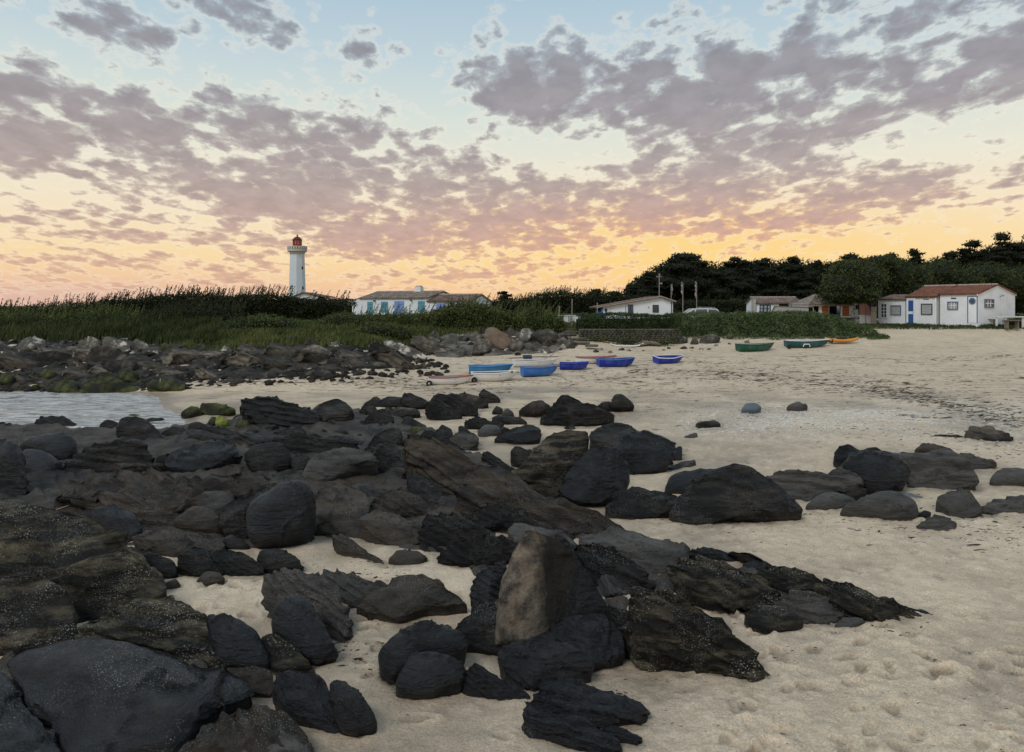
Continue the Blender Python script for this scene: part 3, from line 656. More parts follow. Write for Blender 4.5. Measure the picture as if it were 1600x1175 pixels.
A|40|.4|dark|plain|rock|dark rock right of the weed draped boulder|798 315,850 278,930 288,935 335,850 345
A|45|.45|dark|round|rock|small upright round rock in front of the mossy stones|933 312,950 268,1000 260,1052 285,1000 315
A|38|.4|dark|strata|rock|low dark rock below the bright algae stone|988 325,1030 286,1120 283,1203 310,1180 340,1060 345
A|32|.35|dark|plain|rock|dark rock below the low dark rock in the middle back|1080 355,1150 318,1220 323,1298 370,1200 392
A|35|.35|dark|strata|rock|dark rock under the big tilted mossy slab|1285 345,1400 298,1500 283,1535 310,1440 345,1360 355
A|32|.35|dark|plain|rock|wide dark rock in front of the big tilted mossy slab|1320 345,1450 328,1560 368,1610 430,1500 430,1400 390
A|30|.35|brown|round|rock|small flat brown rock at the left behind the twin smooth boulders|48 355,110 316,167 330,162 370,80 370
A|42|.45|wet|round|boulder|upper of the twin smooth blue-black boulders at the left|98 395,150 348,240 330,340 326,383 350,383 405,330 455,280 450,200 420
A|42|.45|wet|round|boulder|lower of the twin smooth blue-black boulders at the left|105 445,130 402,200 408,280 438,314 480,265 530,200 545,135 505
A|55|.45|wet|plain|boulder|tall blue-black boulder cut by the left frame edge|-90 370,20 343,80 368,112 410,132 520,155 600,100 650,-90 650
A|40|.35|dark|layer|rock_slab|overhanging layered ledge with a dark hollow beneath, left|318 475,400 408,500 373,620 360,720 378,762 430,762 495,700 525,520 540,400 536,325 515
A|38|.4|wet|plain|boulder|long smooth dark boulder right of the overhanging ledge|825 485,850 428,900 393,1000 358,1100 353,1180 393,1195 440,1120 475,1000 525,880 515
A|35|.4|dark|plain|rock|small block between the ledge and the long smooth dark boulder|778 455,790 423,850 428,835 495,778 482
A|15|.4|barn|round|rock|flat pale stone lying below the long smooth dark boulder|1098 503,1120 484,1200 486,1248 505,1200 527,1115 522
A|20|.4|grey|round|rock|small stone stacked behind the flat pale stone|1128 474,1180 448,1212 465,1180 483
A|22|.28|brown|strata|rock|wide worn brown bedrock dome in the left middle|270 650,350 568,480 538,560 528,700 498,820 498,950 538,1100 538,1250 528,1350 558,1430 605,1250 640,1100 660,960 710,880 760,780 780,600 710,450 660
A|45|.4|grey|round|rock|dusty rounded rock left of the shaded black boulder|955 685,1000 618,1100 606,1172 618,1175 670,1110 750,1040 715
A|38|.4|brown|round|rock|rounded brown rock in front of the dusty rounded rock|855 775,960 688,1060 698,1125 760,1105 825,960 810
A|28|.3|brown|layer|rock|creased brown bedrock slope below the worn dome|495 630,640 618,780 648,905 725,850 810,700 810,640 740,560 690
A|38|.4|wet|plain|rock|blue-tinted dark rock behind the great crusted boulder|445 700,560 668,680 718,698 800,620 860,530 800
A|35|.4|brown|round|rock|small round brown rock left of the creased bedrock slope|348 645,370 603,440 603,474 640,400 665
A|30|.35|grey|plain|rock|grey rock at the left frame edge above the great crusted boulder|-40 695,-30 640,90 638,152 660,145 694,40 700
A|35|.4|grey|round|rock|little pale rock right of the grey rock at the left frame edge|208 684,240 643,292 660,285 705
A|30|.35|brown|strata|rock|low brown rock with a thin pale stick in front of it|240 710,280 658,400 656,465 680,445 725,300 728
A|25|.4|moss|round|rock|mossy stone at the left of the little green group on sand|898 228,950 188,1000 188,1005 215,950 233
A|35|.45|moss|plain|rock|cluster-like mossy rock in the middle of the little green group|1000 205,1010 168,1090 163,1140 173,1183 200,1130 218,1050 218
A|45|.5|lime|round|rock|bright yellow-green algae stone in front of the little green group|1078 278,1085 240,1110 228,1147 252,1142 278,1100 284
A|40|.5|moss|round|rock|dark green stone left of the bright algae stone|1038 268,1058 234,1085 236,1080 278
A|35|.45|moss|round|rock|mossy stone left of the big tilted mossy slab|1158 253,1190 223,1240 228,1242 253
A|40|.45|moss|round|rock|dark mossy stone below the left end of the big tilted slab|1168 293,1200 248,1240 253,1264 285,1205 297
H|45|.45|shoredark|plain|boulder|long black boulder in the far left rock bank|360 640,380 605,450 585,540 592,565 620,540 645,450 650
H|50|.4|lichen|strata|boulder|lichen spotted crag at the top of the far left rock bank|345 600,350 545,420 538,460 560,455 600
H|50|.4|lichen|strata|boulder|highest lichen crag, right of the other spotted crag|455 585,465 545,540 538,580 565,580 610,520 600
H|50|.4|lichen|strata|rock|leaning lichen splinter right of the highest lichen crag|595 560,610 542,650 560,690 605,640 600
H|40|.45|shoredark|plain|boulder|rounded dark boulder below the lichen crags in the far bank|440 690,460 645,540 632,560 665,540 700
H|45|.45|shoredark|round|boulder|grey upright boulder next to the rounded dark boulder in the far bank|540 690,555 635,600 625,618 660,600 695
H|40|.4|shoredark|plain|boulder|long low rock in the left of the far bank|130 640,180 612,270 605,350 630,355 650,240 655,160 655
H|40|.4|lichen|plain|rock|pale lichen rocks at the far left top of the bank|60 600,100 545,150 530,200 545,210 590,150 605
H|40|.45|moss|plain|boulder|largest green algae rock at the water's edge|350 790,380 745,430 720,490 698,530 720,600 755,625 780,540 795,420 800
H|35|.4|moss|round|rock|green algae rock at the left end of the water's edge cluster|205 785,240 755,300 735,350 745,355 795,280 798
H|35|.45|moss|round|rock|low green rock hidden behind the thin marker stick|650 765,680 735,760 735,830 755,820 775,720 778
H|35|.45|moss|round|rock|dark green rock left of the marker stick, behind the algae cluster|525 735,540 690,590 682,615 710,610 745
H|35|.45|moss|round|rock|olive rock among the dark stones left of the algae cluster|170 720,200 685,250 690,260 715,210 730
H|35|.45|moss|round|rock|olive rock at the left frame edge by the water|-10 745,10 705,60 700,75 730,40 752
H|45|.5|shoredark|round|boulder|lone round rock on the grass edge above the bank|1280 560,1290 535,1320 533,1335 560,1310 572
I|42|.4|shore|plain|boulder|broad brown boulder in the middle of the far bank|215 690,240 650,300 635,370 665,375 700,300 715
I|42|.4|shoredark|strata|boulder|smooth dark wedge boulder at the right of the far bank|575 720,570 640,620 635,700 665,745 705,720 735,640 732
I|40|.4|lichen|strata|rock_slab|long pale slab sloping right along the top of the far bank|600 625,660 612,740 635,800 665,860 700,800 710,700 665
I|38|.4|shoredark|plain|boulder|low dark boulder at the foot of the far bank|345 740,370 700,430 700,465 730,420 755
I|30|.4|shoredark|plain|rock|dark flat rock where the far bank meets the sand|280 800,310 770,370 770,390 795,340 805
I|55|.4|rust|plain|boulder|large rust brown leaning boulder at the top of the right groyne|1140 600,1150 555,1190 545,1250 585,1285 640,1240 665,1190 640
I|50|.4|shore|strata|rock_slab|striped slab leaning right, left of the rust brown boulder|775 625,785 597,840 600,930 645,960 680,880 680,800 650
I|50|.5|shore|plain|boulder|grey speckled boulder below the rust brown boulder|1085 650,1110 605,1160 608,1180 650,1150 685,1100 680
I|50|.5|lichen|round|boulder|rounded pale boulder at the right shoulder of the groyne|1310 610,1325 565,1370 562,1385 595,1360 630,1325 630
I|45|.5|shore|plain|boulder|large grey boulder right of the rounded pale boulder on the groyne|1375 610,1400 565,1460 555,1510 580,1520 620,1440 635
I|45|.5|shore|round|boulder|smooth round boulder at the foot of the groyne|1260 660,1275 628,1320 620,1345 645,1320 672,1280 675
I|45|.4|lichen|plain|rock|flat pale rock at the top of the groyne left of the rust brown boulder|960 605,975 587,1015 583,1032 600,1010 612
I|35|.35|shore|strata|rock_slab|long slab running down right to the stone steps|1500 620,1530 600,1580 630,1600 650,1560 655
J|45|.5|shore|round|boulder|biggest round boulder at the foot of the low stone wall|790 615,800 580,830 572,862 590,865 612,830 620
J|40|.45|shore|plain|boulder|pale boulder half under the ivy above the round boulder|850 560,870 535,920 530,940 555,900 575
J|35|.4|shore|plain|boulder|boulder right of the round boulder below the wall|860 620,870 590,905 583,940 605,930 625
J|35|.4|shore|plain|rock|long low boulder at the sand edge under the ivy bank|1008 615,1030 585,1100 578,1140 595,1125 615,1050 628
J|35|.4|shore|plain|rock|small boulder between the two low boulders under the ivy bank|950 632,965 605,990 588,1005 610,1000 632
J|30|.4|shore|round|rock|small rock at the right of the boulders under the ivy bank|1180 590,1190 575,1215 575,1220 600,1190 600
"""
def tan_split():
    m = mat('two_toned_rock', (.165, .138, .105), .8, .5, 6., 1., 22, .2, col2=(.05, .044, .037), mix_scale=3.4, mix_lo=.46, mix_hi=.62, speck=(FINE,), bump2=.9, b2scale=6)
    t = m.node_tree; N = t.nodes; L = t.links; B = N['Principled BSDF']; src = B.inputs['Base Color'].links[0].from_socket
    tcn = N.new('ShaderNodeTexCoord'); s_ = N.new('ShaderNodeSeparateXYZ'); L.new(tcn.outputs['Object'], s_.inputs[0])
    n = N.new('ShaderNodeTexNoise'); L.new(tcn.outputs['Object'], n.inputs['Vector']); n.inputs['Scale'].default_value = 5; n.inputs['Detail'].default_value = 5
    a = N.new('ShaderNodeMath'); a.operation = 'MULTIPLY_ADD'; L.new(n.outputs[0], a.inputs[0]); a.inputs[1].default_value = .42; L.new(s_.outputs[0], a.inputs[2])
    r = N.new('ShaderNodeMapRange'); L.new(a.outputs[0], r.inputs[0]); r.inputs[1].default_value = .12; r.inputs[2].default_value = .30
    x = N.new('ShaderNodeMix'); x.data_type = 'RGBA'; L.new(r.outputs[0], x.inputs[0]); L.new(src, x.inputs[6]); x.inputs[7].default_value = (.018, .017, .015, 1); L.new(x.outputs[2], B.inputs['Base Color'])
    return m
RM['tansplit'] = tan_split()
for ln in SPECS.strip().splitlines(): rock(ln)
def inside(px, U_, V_):
    r = np.zeros(U_.shape, bool); n = len(px)
    for i in range(n):
        x1, y1 = px[i]; x2, y2 = px[(i + 1) % n]
        if y1 == y2: continue
        c = ((y1 > V_) != (y2 > V_)) & (U_ < (x2 - x1) * (V_ - y1) / (y2 - y1) + x1); r ^= c
    return r
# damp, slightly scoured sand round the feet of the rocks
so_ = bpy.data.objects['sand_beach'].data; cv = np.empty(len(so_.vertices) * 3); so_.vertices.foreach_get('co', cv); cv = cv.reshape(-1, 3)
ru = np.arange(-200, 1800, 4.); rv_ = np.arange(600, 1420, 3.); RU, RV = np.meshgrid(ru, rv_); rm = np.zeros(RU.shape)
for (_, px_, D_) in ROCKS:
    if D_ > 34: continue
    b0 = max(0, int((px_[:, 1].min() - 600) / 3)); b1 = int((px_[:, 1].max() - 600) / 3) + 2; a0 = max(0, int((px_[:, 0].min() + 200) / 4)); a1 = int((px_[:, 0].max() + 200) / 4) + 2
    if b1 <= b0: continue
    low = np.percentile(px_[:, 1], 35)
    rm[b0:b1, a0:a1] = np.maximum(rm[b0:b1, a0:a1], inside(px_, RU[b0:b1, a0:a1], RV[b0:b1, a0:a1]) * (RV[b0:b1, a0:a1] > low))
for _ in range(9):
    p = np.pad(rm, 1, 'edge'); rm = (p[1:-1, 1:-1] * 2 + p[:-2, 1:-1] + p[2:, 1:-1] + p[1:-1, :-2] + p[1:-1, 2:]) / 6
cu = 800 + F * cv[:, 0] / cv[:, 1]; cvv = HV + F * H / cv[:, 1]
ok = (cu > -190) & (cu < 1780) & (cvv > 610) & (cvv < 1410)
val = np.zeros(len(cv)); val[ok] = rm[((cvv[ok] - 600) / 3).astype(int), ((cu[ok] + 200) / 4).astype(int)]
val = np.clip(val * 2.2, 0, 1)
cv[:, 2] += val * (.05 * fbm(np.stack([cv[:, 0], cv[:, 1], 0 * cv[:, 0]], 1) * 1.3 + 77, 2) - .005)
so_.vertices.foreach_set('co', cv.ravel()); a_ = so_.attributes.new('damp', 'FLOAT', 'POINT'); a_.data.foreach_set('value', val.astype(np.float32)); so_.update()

# bedrock between the traced rocks
bedpx = [[(-150, 668), (100, 668), (250, 672), (420, 650), (560, 640), (650, 660), (740, 705), (820, 770), (930, 800), (1000, 835), (1110, 870), (1230, 905), (1200, 950), (1080, 935), (990, 930), (960, 1010), (800, 1010),
         (720, 960), (740, 900), (690, 868), (640, 862), (560, 838), (490, 832), (400, 862), (330, 868), (270, 900), (250, 935), (330, 1010), (430, 1130), (480, 1240), (-250, 1300)]]
ug = np.arange(-160, 1260, 5.); vg = np.arange(1300, 640, -4.)
UU, VV = np.meshgrid(ug, vg)
def inside(px, U_, V_):
    r = np.zeros(U_.shape, bool); n = len(px)
    for i in range(n):
        x1, y1 = px[i]; x2, y2 = px[(i + 1) % n]
        if y1 == y2: continue
        c = ((y1 > V_) != (y2 > V_)) & (U_ < (x2 - x1) * (V_ - y1) / (y2 - y1) + x1); r ^= c
    return r
msk_ = inside(bedpx[0], UU, VV).astype(float)
for _ in range(7):
    p = np.pad(msk_, 1, 'edge'); msk_ = (p[1:-1, 1:-1] * 2 + p[:-2, 1:-1] + p[2:, 1:-1] + p[1:-1, :-2] + p[1:-1, 2:]) / 6
DB = H * F / (VV - HV); XB = (UU - 800) / F * DB
Pb = np.stack([XB.ravel(), DB.ravel(), 0 * XB.ravel()], 1)
zb = -.30 + (.24 + .14 * sstep(DB.ravel(), 12, 16)) * sstep(msk_.ravel(), .1, .8) + .12 * ridged(Pb * .9, 3) * msk_.ravel() + .09 * ridged(Pb * np.array([1.6, 2.8, 1]) + 4, 3) + .03 * fbm(Pb * 7, 3)
wq = Pb[:, 1] * 1.6 + Pb[:, 0] * .9 + 1.1 * fbm(Pb * .8, 2); fr_ = wq - np.floor(wq)
zb += .10 * (np.minimum(fr_ / .75, (1 - fr_) / .25) - .5)
I = np.arange(UU.size).reshape(UU.shape)
fb = np.stack([I[:-1, :-1], I[:-1, 1:], I[1:, 1:], I[1:, :-1]], -1).reshape(-1, 4)
keep = (msk_.ravel()[fb].max(1) > .02)
tag(link('bedrock', mesh_np('bedrock', np.stack([Pb[:, 0], Pb[:, 1], zb], 1), fb[keep]), RM['brown']), kind='structure')

# library of small rocks, copied into the gaps
lib = {}
def lib_rock(i, mk):
    if (i, mk) in lib: return lib[(i, mk)]
    V0, Fc = ico(4 if i < 4 else 3); rg = np.random.default_rng(100 + i)
    V = V0.copy()
    for _ in range(12):
        n = rg.normal(size=3); n /= np.linalg.norm(n); c = rg.uniform(.42, .8)
        V -= n * (np.maximum(V @ n - c, 0) * .96)[:, None]
    V = V * np.array([1, .8, .6])
    V = relief(V, Fc, 1.3, 'strata' if i % 3 == 0 else 'plain', i * 5., 4)
    me = mesh_np('small_rock', V, Fc); me.materials.append(RM[mk]); lib[(i, mk)] = me
    return me
def scatter(poly, n, s0, s1, mks, label, group, flat=1., name='small_rock', seed=1, lift=0., align=False, ids=range(8), gap=1.):
    rg = random.Random(seed); us = [p[0] for p in poly]; vs = [p[1] for p in poly]; k = 0; tries = 0; done = []
    while k < n and tries < n * 60:
        tries += 1; u = rg.uniform(min(us), max(us)); v = rg.uniform(min(vs), max(vs))
        if not inside(poly, np.array([u]), np.array([v]))[0]: continue
        s = rg.uniform(s0, s1)
        if any(abs(u - a) < (s + c) * .33 * gap and abs(v - b) < (s + c) * .15 * gap for a, b, c in done): continue
        done.append((u, v, s)); x, D, z = hit(u, v); w = s / F * D / 2
        o = bpy.data.objects.new(name, lib_rock(rg.choice(list(ids)), rg.choice(mks))); COL.objects.link(o)
        o.location = (x, D + w * .5, z + w * .12 * flat + lift); o.scale = (w, w * rg.uniform(.8, 1.2), w * flat * rg.uniform(.8, 1.4))
        o.rotation_euler = (rg.uniform(-.3, .3), rg.uniform(-.35, .35), rg.uniform(0, 6.28)); tag(o, label, 'rock', group); k += 1
        if align: o.rotation_euler = (rg.uniform(-.35, .1), rg.uniform(.1, .5), rg.uniform(-.5, .35))
scatter([(0, 675), (240, 668), (420, 655), (520, 640), (640, 665), (740, 720), (600, 700), (300, 700), (0, 720)], 45, 22, 55, ['dark', 'dark', 'brown', 'wet'],
        'small dark weedy rock filling the gaps at the back of the rock bed', 'small rocks at the back of the rock bed', 1., seed=3)
scatter([(540, 640), (620, 620), (760, 640), (860, 655), (930, 690), (820, 700), (700, 680)], 16, 14, 34, ['dark', 'shoredark', 'grey'],
        'small dark rock on sand among the scattered rows behind the rock bed', 'small rocks among the scattered rows', .9, seed=4)
scatter([(500, 860), (700, 880), (720, 1000), (500, 1000), (430, 920)], 10, 14, 34, ['dark', 'brown'],
        'small half buried rock in the sand left of the tan standing stone', 'small half buried rocks', .5, seed=5)
scatter([(1000, 800), (1500, 790), (1550, 810), (1100, 850), (1010, 850)], 0, 8, 20, ['grey', 'dark'], 'x', 'y', .8, seed=6)
scatter([(60, 690), (300, 690), (560, 660), (640, 700), (800, 800), (960, 830), (900, 860), (640, 850), (520, 800), (330, 800), (120, 790), (20, 740)], 34, 70, 150, ['dark', 'brown', 'brown', 'grey'],
        'low layered ledge of dark rock within the rock bed left of centre', 'layered ledges of the rock bed', .5, 'rock_ledge', 31, align=True, ids=(0, 3), gap=.7)
scatter([(880, 870), (1130, 875), (1230, 900), (1180, 930), (1000, 940), (900, 930)], 9, 60, 120, ['dark', 'barn', 'grey'],
        'low layered ledge of dark rock right of the tan standing stone', 'layered ledges right of the standing stone', .45, 'rock_ledge', 33, align=True, ids=(0, 3), gap=.7)
# far bank on the left
scatter([(-40, 545), (200, 545), (420, 556), (620, 552), (640, 570), (500, 582), (320, 595), (-40, 600)], 30, 60, 120, ['shoredark', 'shore', 'shore'],
        'long jagged ledge running across the far left rock bank', 'jagged ledges of the far left bank', .5, 'bank_ledge', 32, align=True, ids=(0, 3), gap=.7)
scatter([(-60, 545), (200, 545), (420, 555), (640, 550), (690, 575), (600, 585), (450, 590), (300, 600), (200, 612), (-60, 608)], 230, 20, 56, ['shoredark', 'shoredark', 'shore', 'shore', 'dark'],
        'dark boulder in the jumble of the far left rock bank', 'dark boulders of the far left bank', .72, 'bank_boulder', 8)
scatter([(-60, 530), (150, 533), (330, 545), (470, 543), (660, 540), (640, 553), (330, 560), (-60, 555)], 70, 14, 40, ['lichen', 'shore', 'lichen'],
        'pale lichened stone along the top of the far left rock bank', 'pale stones along the top of the bank', 1., 'bank_stone', 9)
scatter([(-40, 585), (160, 592), (290, 590), (300, 606), (60, 612), (-40, 605)], 22, 14, 34, ['moss', 'moss', 'shoredark'],
        'green algae stone at the waterline of the far left rock bank', 'green stones at the waterline', .9, 'algae_stone', 10)
scatter([(640, 530), (700, 520), (860, 515), (905, 545), (860, 556), (760, 558), (690, 556), (650, 545)], 90, 13, 34, ['shore', 'shore', 'lichen', 'shoredark'],
        'grey stone piled in the groyne below the grassy bank', 'grey stones of the groyne', 1., 'groyne_stone', 11)
scatter([(880, 535), (1030, 545), (1070, 545), (1200, 530), (1210, 536), (1070, 552), (930, 552)], 16, 7, 16, ['shore', 'lichen'],
        'little stone along the top edge of the sand below wall and ivy', 'little stones at the top of the sand', .9, 'shore_stone', 12)
def shore_sheet(nm, poly, mk, amp, seed):
    ug = np.arange(min(p[0] for p in poly) - 12, max(p[0] for p in poly) + 12, 5.); vg = np.arange(max(p[1] for p in poly) + 6, min(p[1] for p in poly) - 6, -2.)
    UU, VV = np.meshgrid(ug, vg); m_ = inside(poly, UU, VV).astype(float)
    for _ in range(3):
        p = np.pad(m_, 1, 'edge'); m_ = (p[1:-1, 1:-1] * 2 + p[:-2, 1:-1] + p[2:, 1:-1] + p[1:-1, :-2] + p[1:-1, 2:]) / 6
    Dg = np.array([[hit(a, b, 20)[1] for a in ug[::6]] for b in vg]); DD_ = np.array([np.interp(ug, ug[::6], r) for r in Dg]); XX_ = (UU - 800) / F * DD_
    Pq = np.stack([XX_.ravel(), DD_.ravel(), 0 * XX_.ravel()], 1)
    zq = ground(Pq[:, 0], Pq[:, 1]) - .35 + .37 * sstep(m_.ravel(), .1, .7) + amp * ridged(Pq * 1.3 + seed, 4) * m_.ravel()
    I = np.arange(UU.size).reshape(UU.shape); f_ = np.stack([I[:-1, :-1], I[:-1, 1:], I[1:, 1:], I[1:, :-1]], -1).reshape(-1, 4)
    tag(link(nm, mesh_np(nm, np.stack([Pq[:, 0], Pq[:, 1], zq], 1), f_[m_.ravel()[f_].max(1) > .02]), RM[mk]), kind='structure')
shore_sheet('rocky_shore', [(-160, 528), (180, 530), (330, 545), (470, 538), (640, 540), (665, 560), (640, 575), (540, 582), (440, 592), (340, 600), (290, 610), (-160, 612)], 'shoredark', .28, 2)
shore_sheet('rocky_ground', [(640, 540), (690, 522), (770, 512), (880, 512), (905, 542), (860, 553), (760, 557), (680, 560)], 'shore', .25, 5)
for v0 in (0,):
    rg = np.random.default_rng(21); n = 900
    u = rg.uniform(-60, 700, n); v = 552 + 60 * rg.random(n) - np.maximum(0, (u - 250)) * .055
    pts = [hit(a, b) for a, b in zip(u, v)]
V0, Fc = ico(1); VV_, FF_ = [], []
for i, (x, y, z) in enumerate(pts):
    s = rg.uniform(.08, .3); VV_.append(V0 * (s, s, s * .6) * rg.uniform(.75, 1.2, (len(V0), 3)) + (x, y, z + .02)); FF_.append(Fc + i * len(V0))
tag(link('shore_rubble', mesh_np('shore_rubble', np.concatenate(VV_), np.concatenate(FF_)), RM['shoredark']), 'loose dark rubble between the boulders of the far bank', 'rubble', kind='stuff')
# ------------------------------------------------------------------ vegetation covered ground
def prof(pts, u): return np.interp(u, [p[0] for p in pts], [p[1] for p in pts])
edge_ = [(-600, 533), (0, 533), (180, 536), (240, 542), (330, 549), (400, 545), (470, 539), (560, 540), (640, 541), (680, 526), (740, 518), (870, 514), (900, 522), (960, 532), (1010, 528), (1060, 516)]
us = np.arange(-900, 1066, 6.); rows = 60
gxg, gyg = [], []
for u in us:
    x, D, z = hit(u, prof(edge_, u)); Ds = D + (np.arange(rows) / (rows - 1)) ** 1.3 * (110 - D); gyg.append(Ds); gxg.append((u - 800) / F * Ds)
gxg = np.array(gxg); gyg = np.array(gyg); PG = np.stack([gxg.ravel(), gyg.ravel(), 0 * gxg.ravel()], 1)
ramp = np.minimum(1, np.arange(rows) / 3.)[None, :].repeat(len(us), 0).ravel()
zz = ground(PG[:, 0], PG[:, 1]) - .05 + ramp * (.14 + .16 * fbm(PG * .9, 3))
I = np.arange(gxg.size).reshape(gxg.shape)
fg = np.stack([I[:-1, :-1], I[1:, :-1], I[1:, 1:], I[:-1, 1:]], -1).reshape(-1, 4)
mturf = mat('grassy_soil', (.040, .056, .018), .95, .4, 1.2, .6, 6, .1, col2=(.05, .06, .022), mix_scale=.6)
tag(link('grassy_bank', mesh_np('grassy_bank', np.stack([PG[:, 0], PG[:, 1], zz], 1), fg), mturf), kind='structure')
def ground2(x, y): return ground(x, y) + .08

def leafmat(n, c, c2, sc=.8, v=.4, lo=.42, hi=.6): return mat(n, c, .75, v, 3.5, 0, 10, .2, col2=c2, mix_scale=sc, mix_lo=lo, mix_hi=hi)
L_dark = leafmat('dark_hedge_leaves', (.016, .022, .009), (.028, .036, .013))
L_cyp = leafmat('cypress_leaves', (.010, .014, .007), (.018, .024, .010))
L_green = leafmat('tree_leaves', (.030, .045, .013), (.06, .075, .024))
L_ivy = leafmat('ivy_leaves', (.05, .08, .028), (.11, .145, .06), 1.2)
L_hedge = leafmat('hedge_leaves', (.030, .052, .020), (.055, .085, .032), 1.5)
L_bush = leafmat('bush_leaves', (.045, .068, .020), (.09, .105, .034), .9)
L_grass = leafmat('grass_blades', (.055, .075, .022), (.11, .12, .04), .5)
L_dgrass = leafmat('dark_grass_blades', (.024, .038, .012), (.055, .07, .022), .5)
L_reed = leafmat('reed_stems', (.030, .032, .016), (.055, .05, .028), .5)
m_bark = mat('bark', (.05, .04, .032), .9, .3, 4, .5, 12)
m_core = mat('dark_core_fill', (.010, .014, .006), .9, .3, 4)  # solid dark cores added inside the leaf shells so light cannot pass
NG = np.random.default_rng(55)
def leaf_mesh(name, C, size, up=0., asp=.45):
    n = len(C); size = np.broadcast_to(size, (n,))[:, None]
    d = NG.normal(size=(n, 3)); d[:, 2] += up; d /= np.linalg.norm(d, axis=1, keepdims=True)
    e = np.cross(d, NG.normal(size=(n, 3))); e /= np.linalg.norm(e, axis=1, keepdims=True)
    V = np.stack([C - d * size * .5, C + e * size * asp * .5, C + d * size * .5, C - e * size * asp * .5], 1).reshape(-1, 3)
    return V, np.arange(4 * n).reshape(n, 4)
def join(parts):
    Vs, Fs, k = [], [], 0
    for V, f in parts:
        Vs.append(V); Fs.append(np.asarray(f) + k); k += len(V)
    return np.concatenate(Vs), Fs
def ell_leaves(ells, dens, size, up=.3, core=.8, asp=.45, lv=2):
    parts = []; coreparts = []
    V0, F0 = ico(lv)
    for (c, r) in ells:
        c = np.array(c); r = np.array(r)
        ar = (r[0] * r[1] + r[0] * r[2] + r[1] * r[2]) * 4
        n = int(ar * dens)
        d = NG.normal(size=(n, 3)); d /= np.linalg.norm(d, axis=1, keepdims=True)
        rad = 1 + NG.normal(size=n) * .1 - .12 * NG.random(n)
        rad += .22 * vnoise(d * 2.3 + c) + .10 * vnoise(d * 6 + c)
        parts.append(leaf_mesh('', c + d * r * rad[:, None], size * NG.uniform(.6, 1.5, n), up, asp))
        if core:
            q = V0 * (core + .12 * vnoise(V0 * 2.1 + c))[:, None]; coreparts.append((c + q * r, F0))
    V, Fq = join(parts)
    if core:
        V2, F2 = join(coreparts)
        return V, [np.concatenate(Fq)], V2, [np.concatenate(F2)]
    return V, [np.concatenate(Fq)], None, None
def foliage_obj(name, ells, dens, size, mt, parent=None, up=.3, core=.8, coremat=None, asp=.45):
    V, Fq, V2, F2 = ell_leaves(ells, dens, size, up, core, asp)
    if V2 is not None:
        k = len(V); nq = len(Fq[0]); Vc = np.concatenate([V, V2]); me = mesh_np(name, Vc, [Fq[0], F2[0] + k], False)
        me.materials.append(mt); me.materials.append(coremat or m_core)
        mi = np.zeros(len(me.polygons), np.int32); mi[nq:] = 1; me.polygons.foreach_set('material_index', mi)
    else:
        me = mesh_np(name, V, Fq, False); me.materials.append(mt)
    return link(name, me, None, parent)
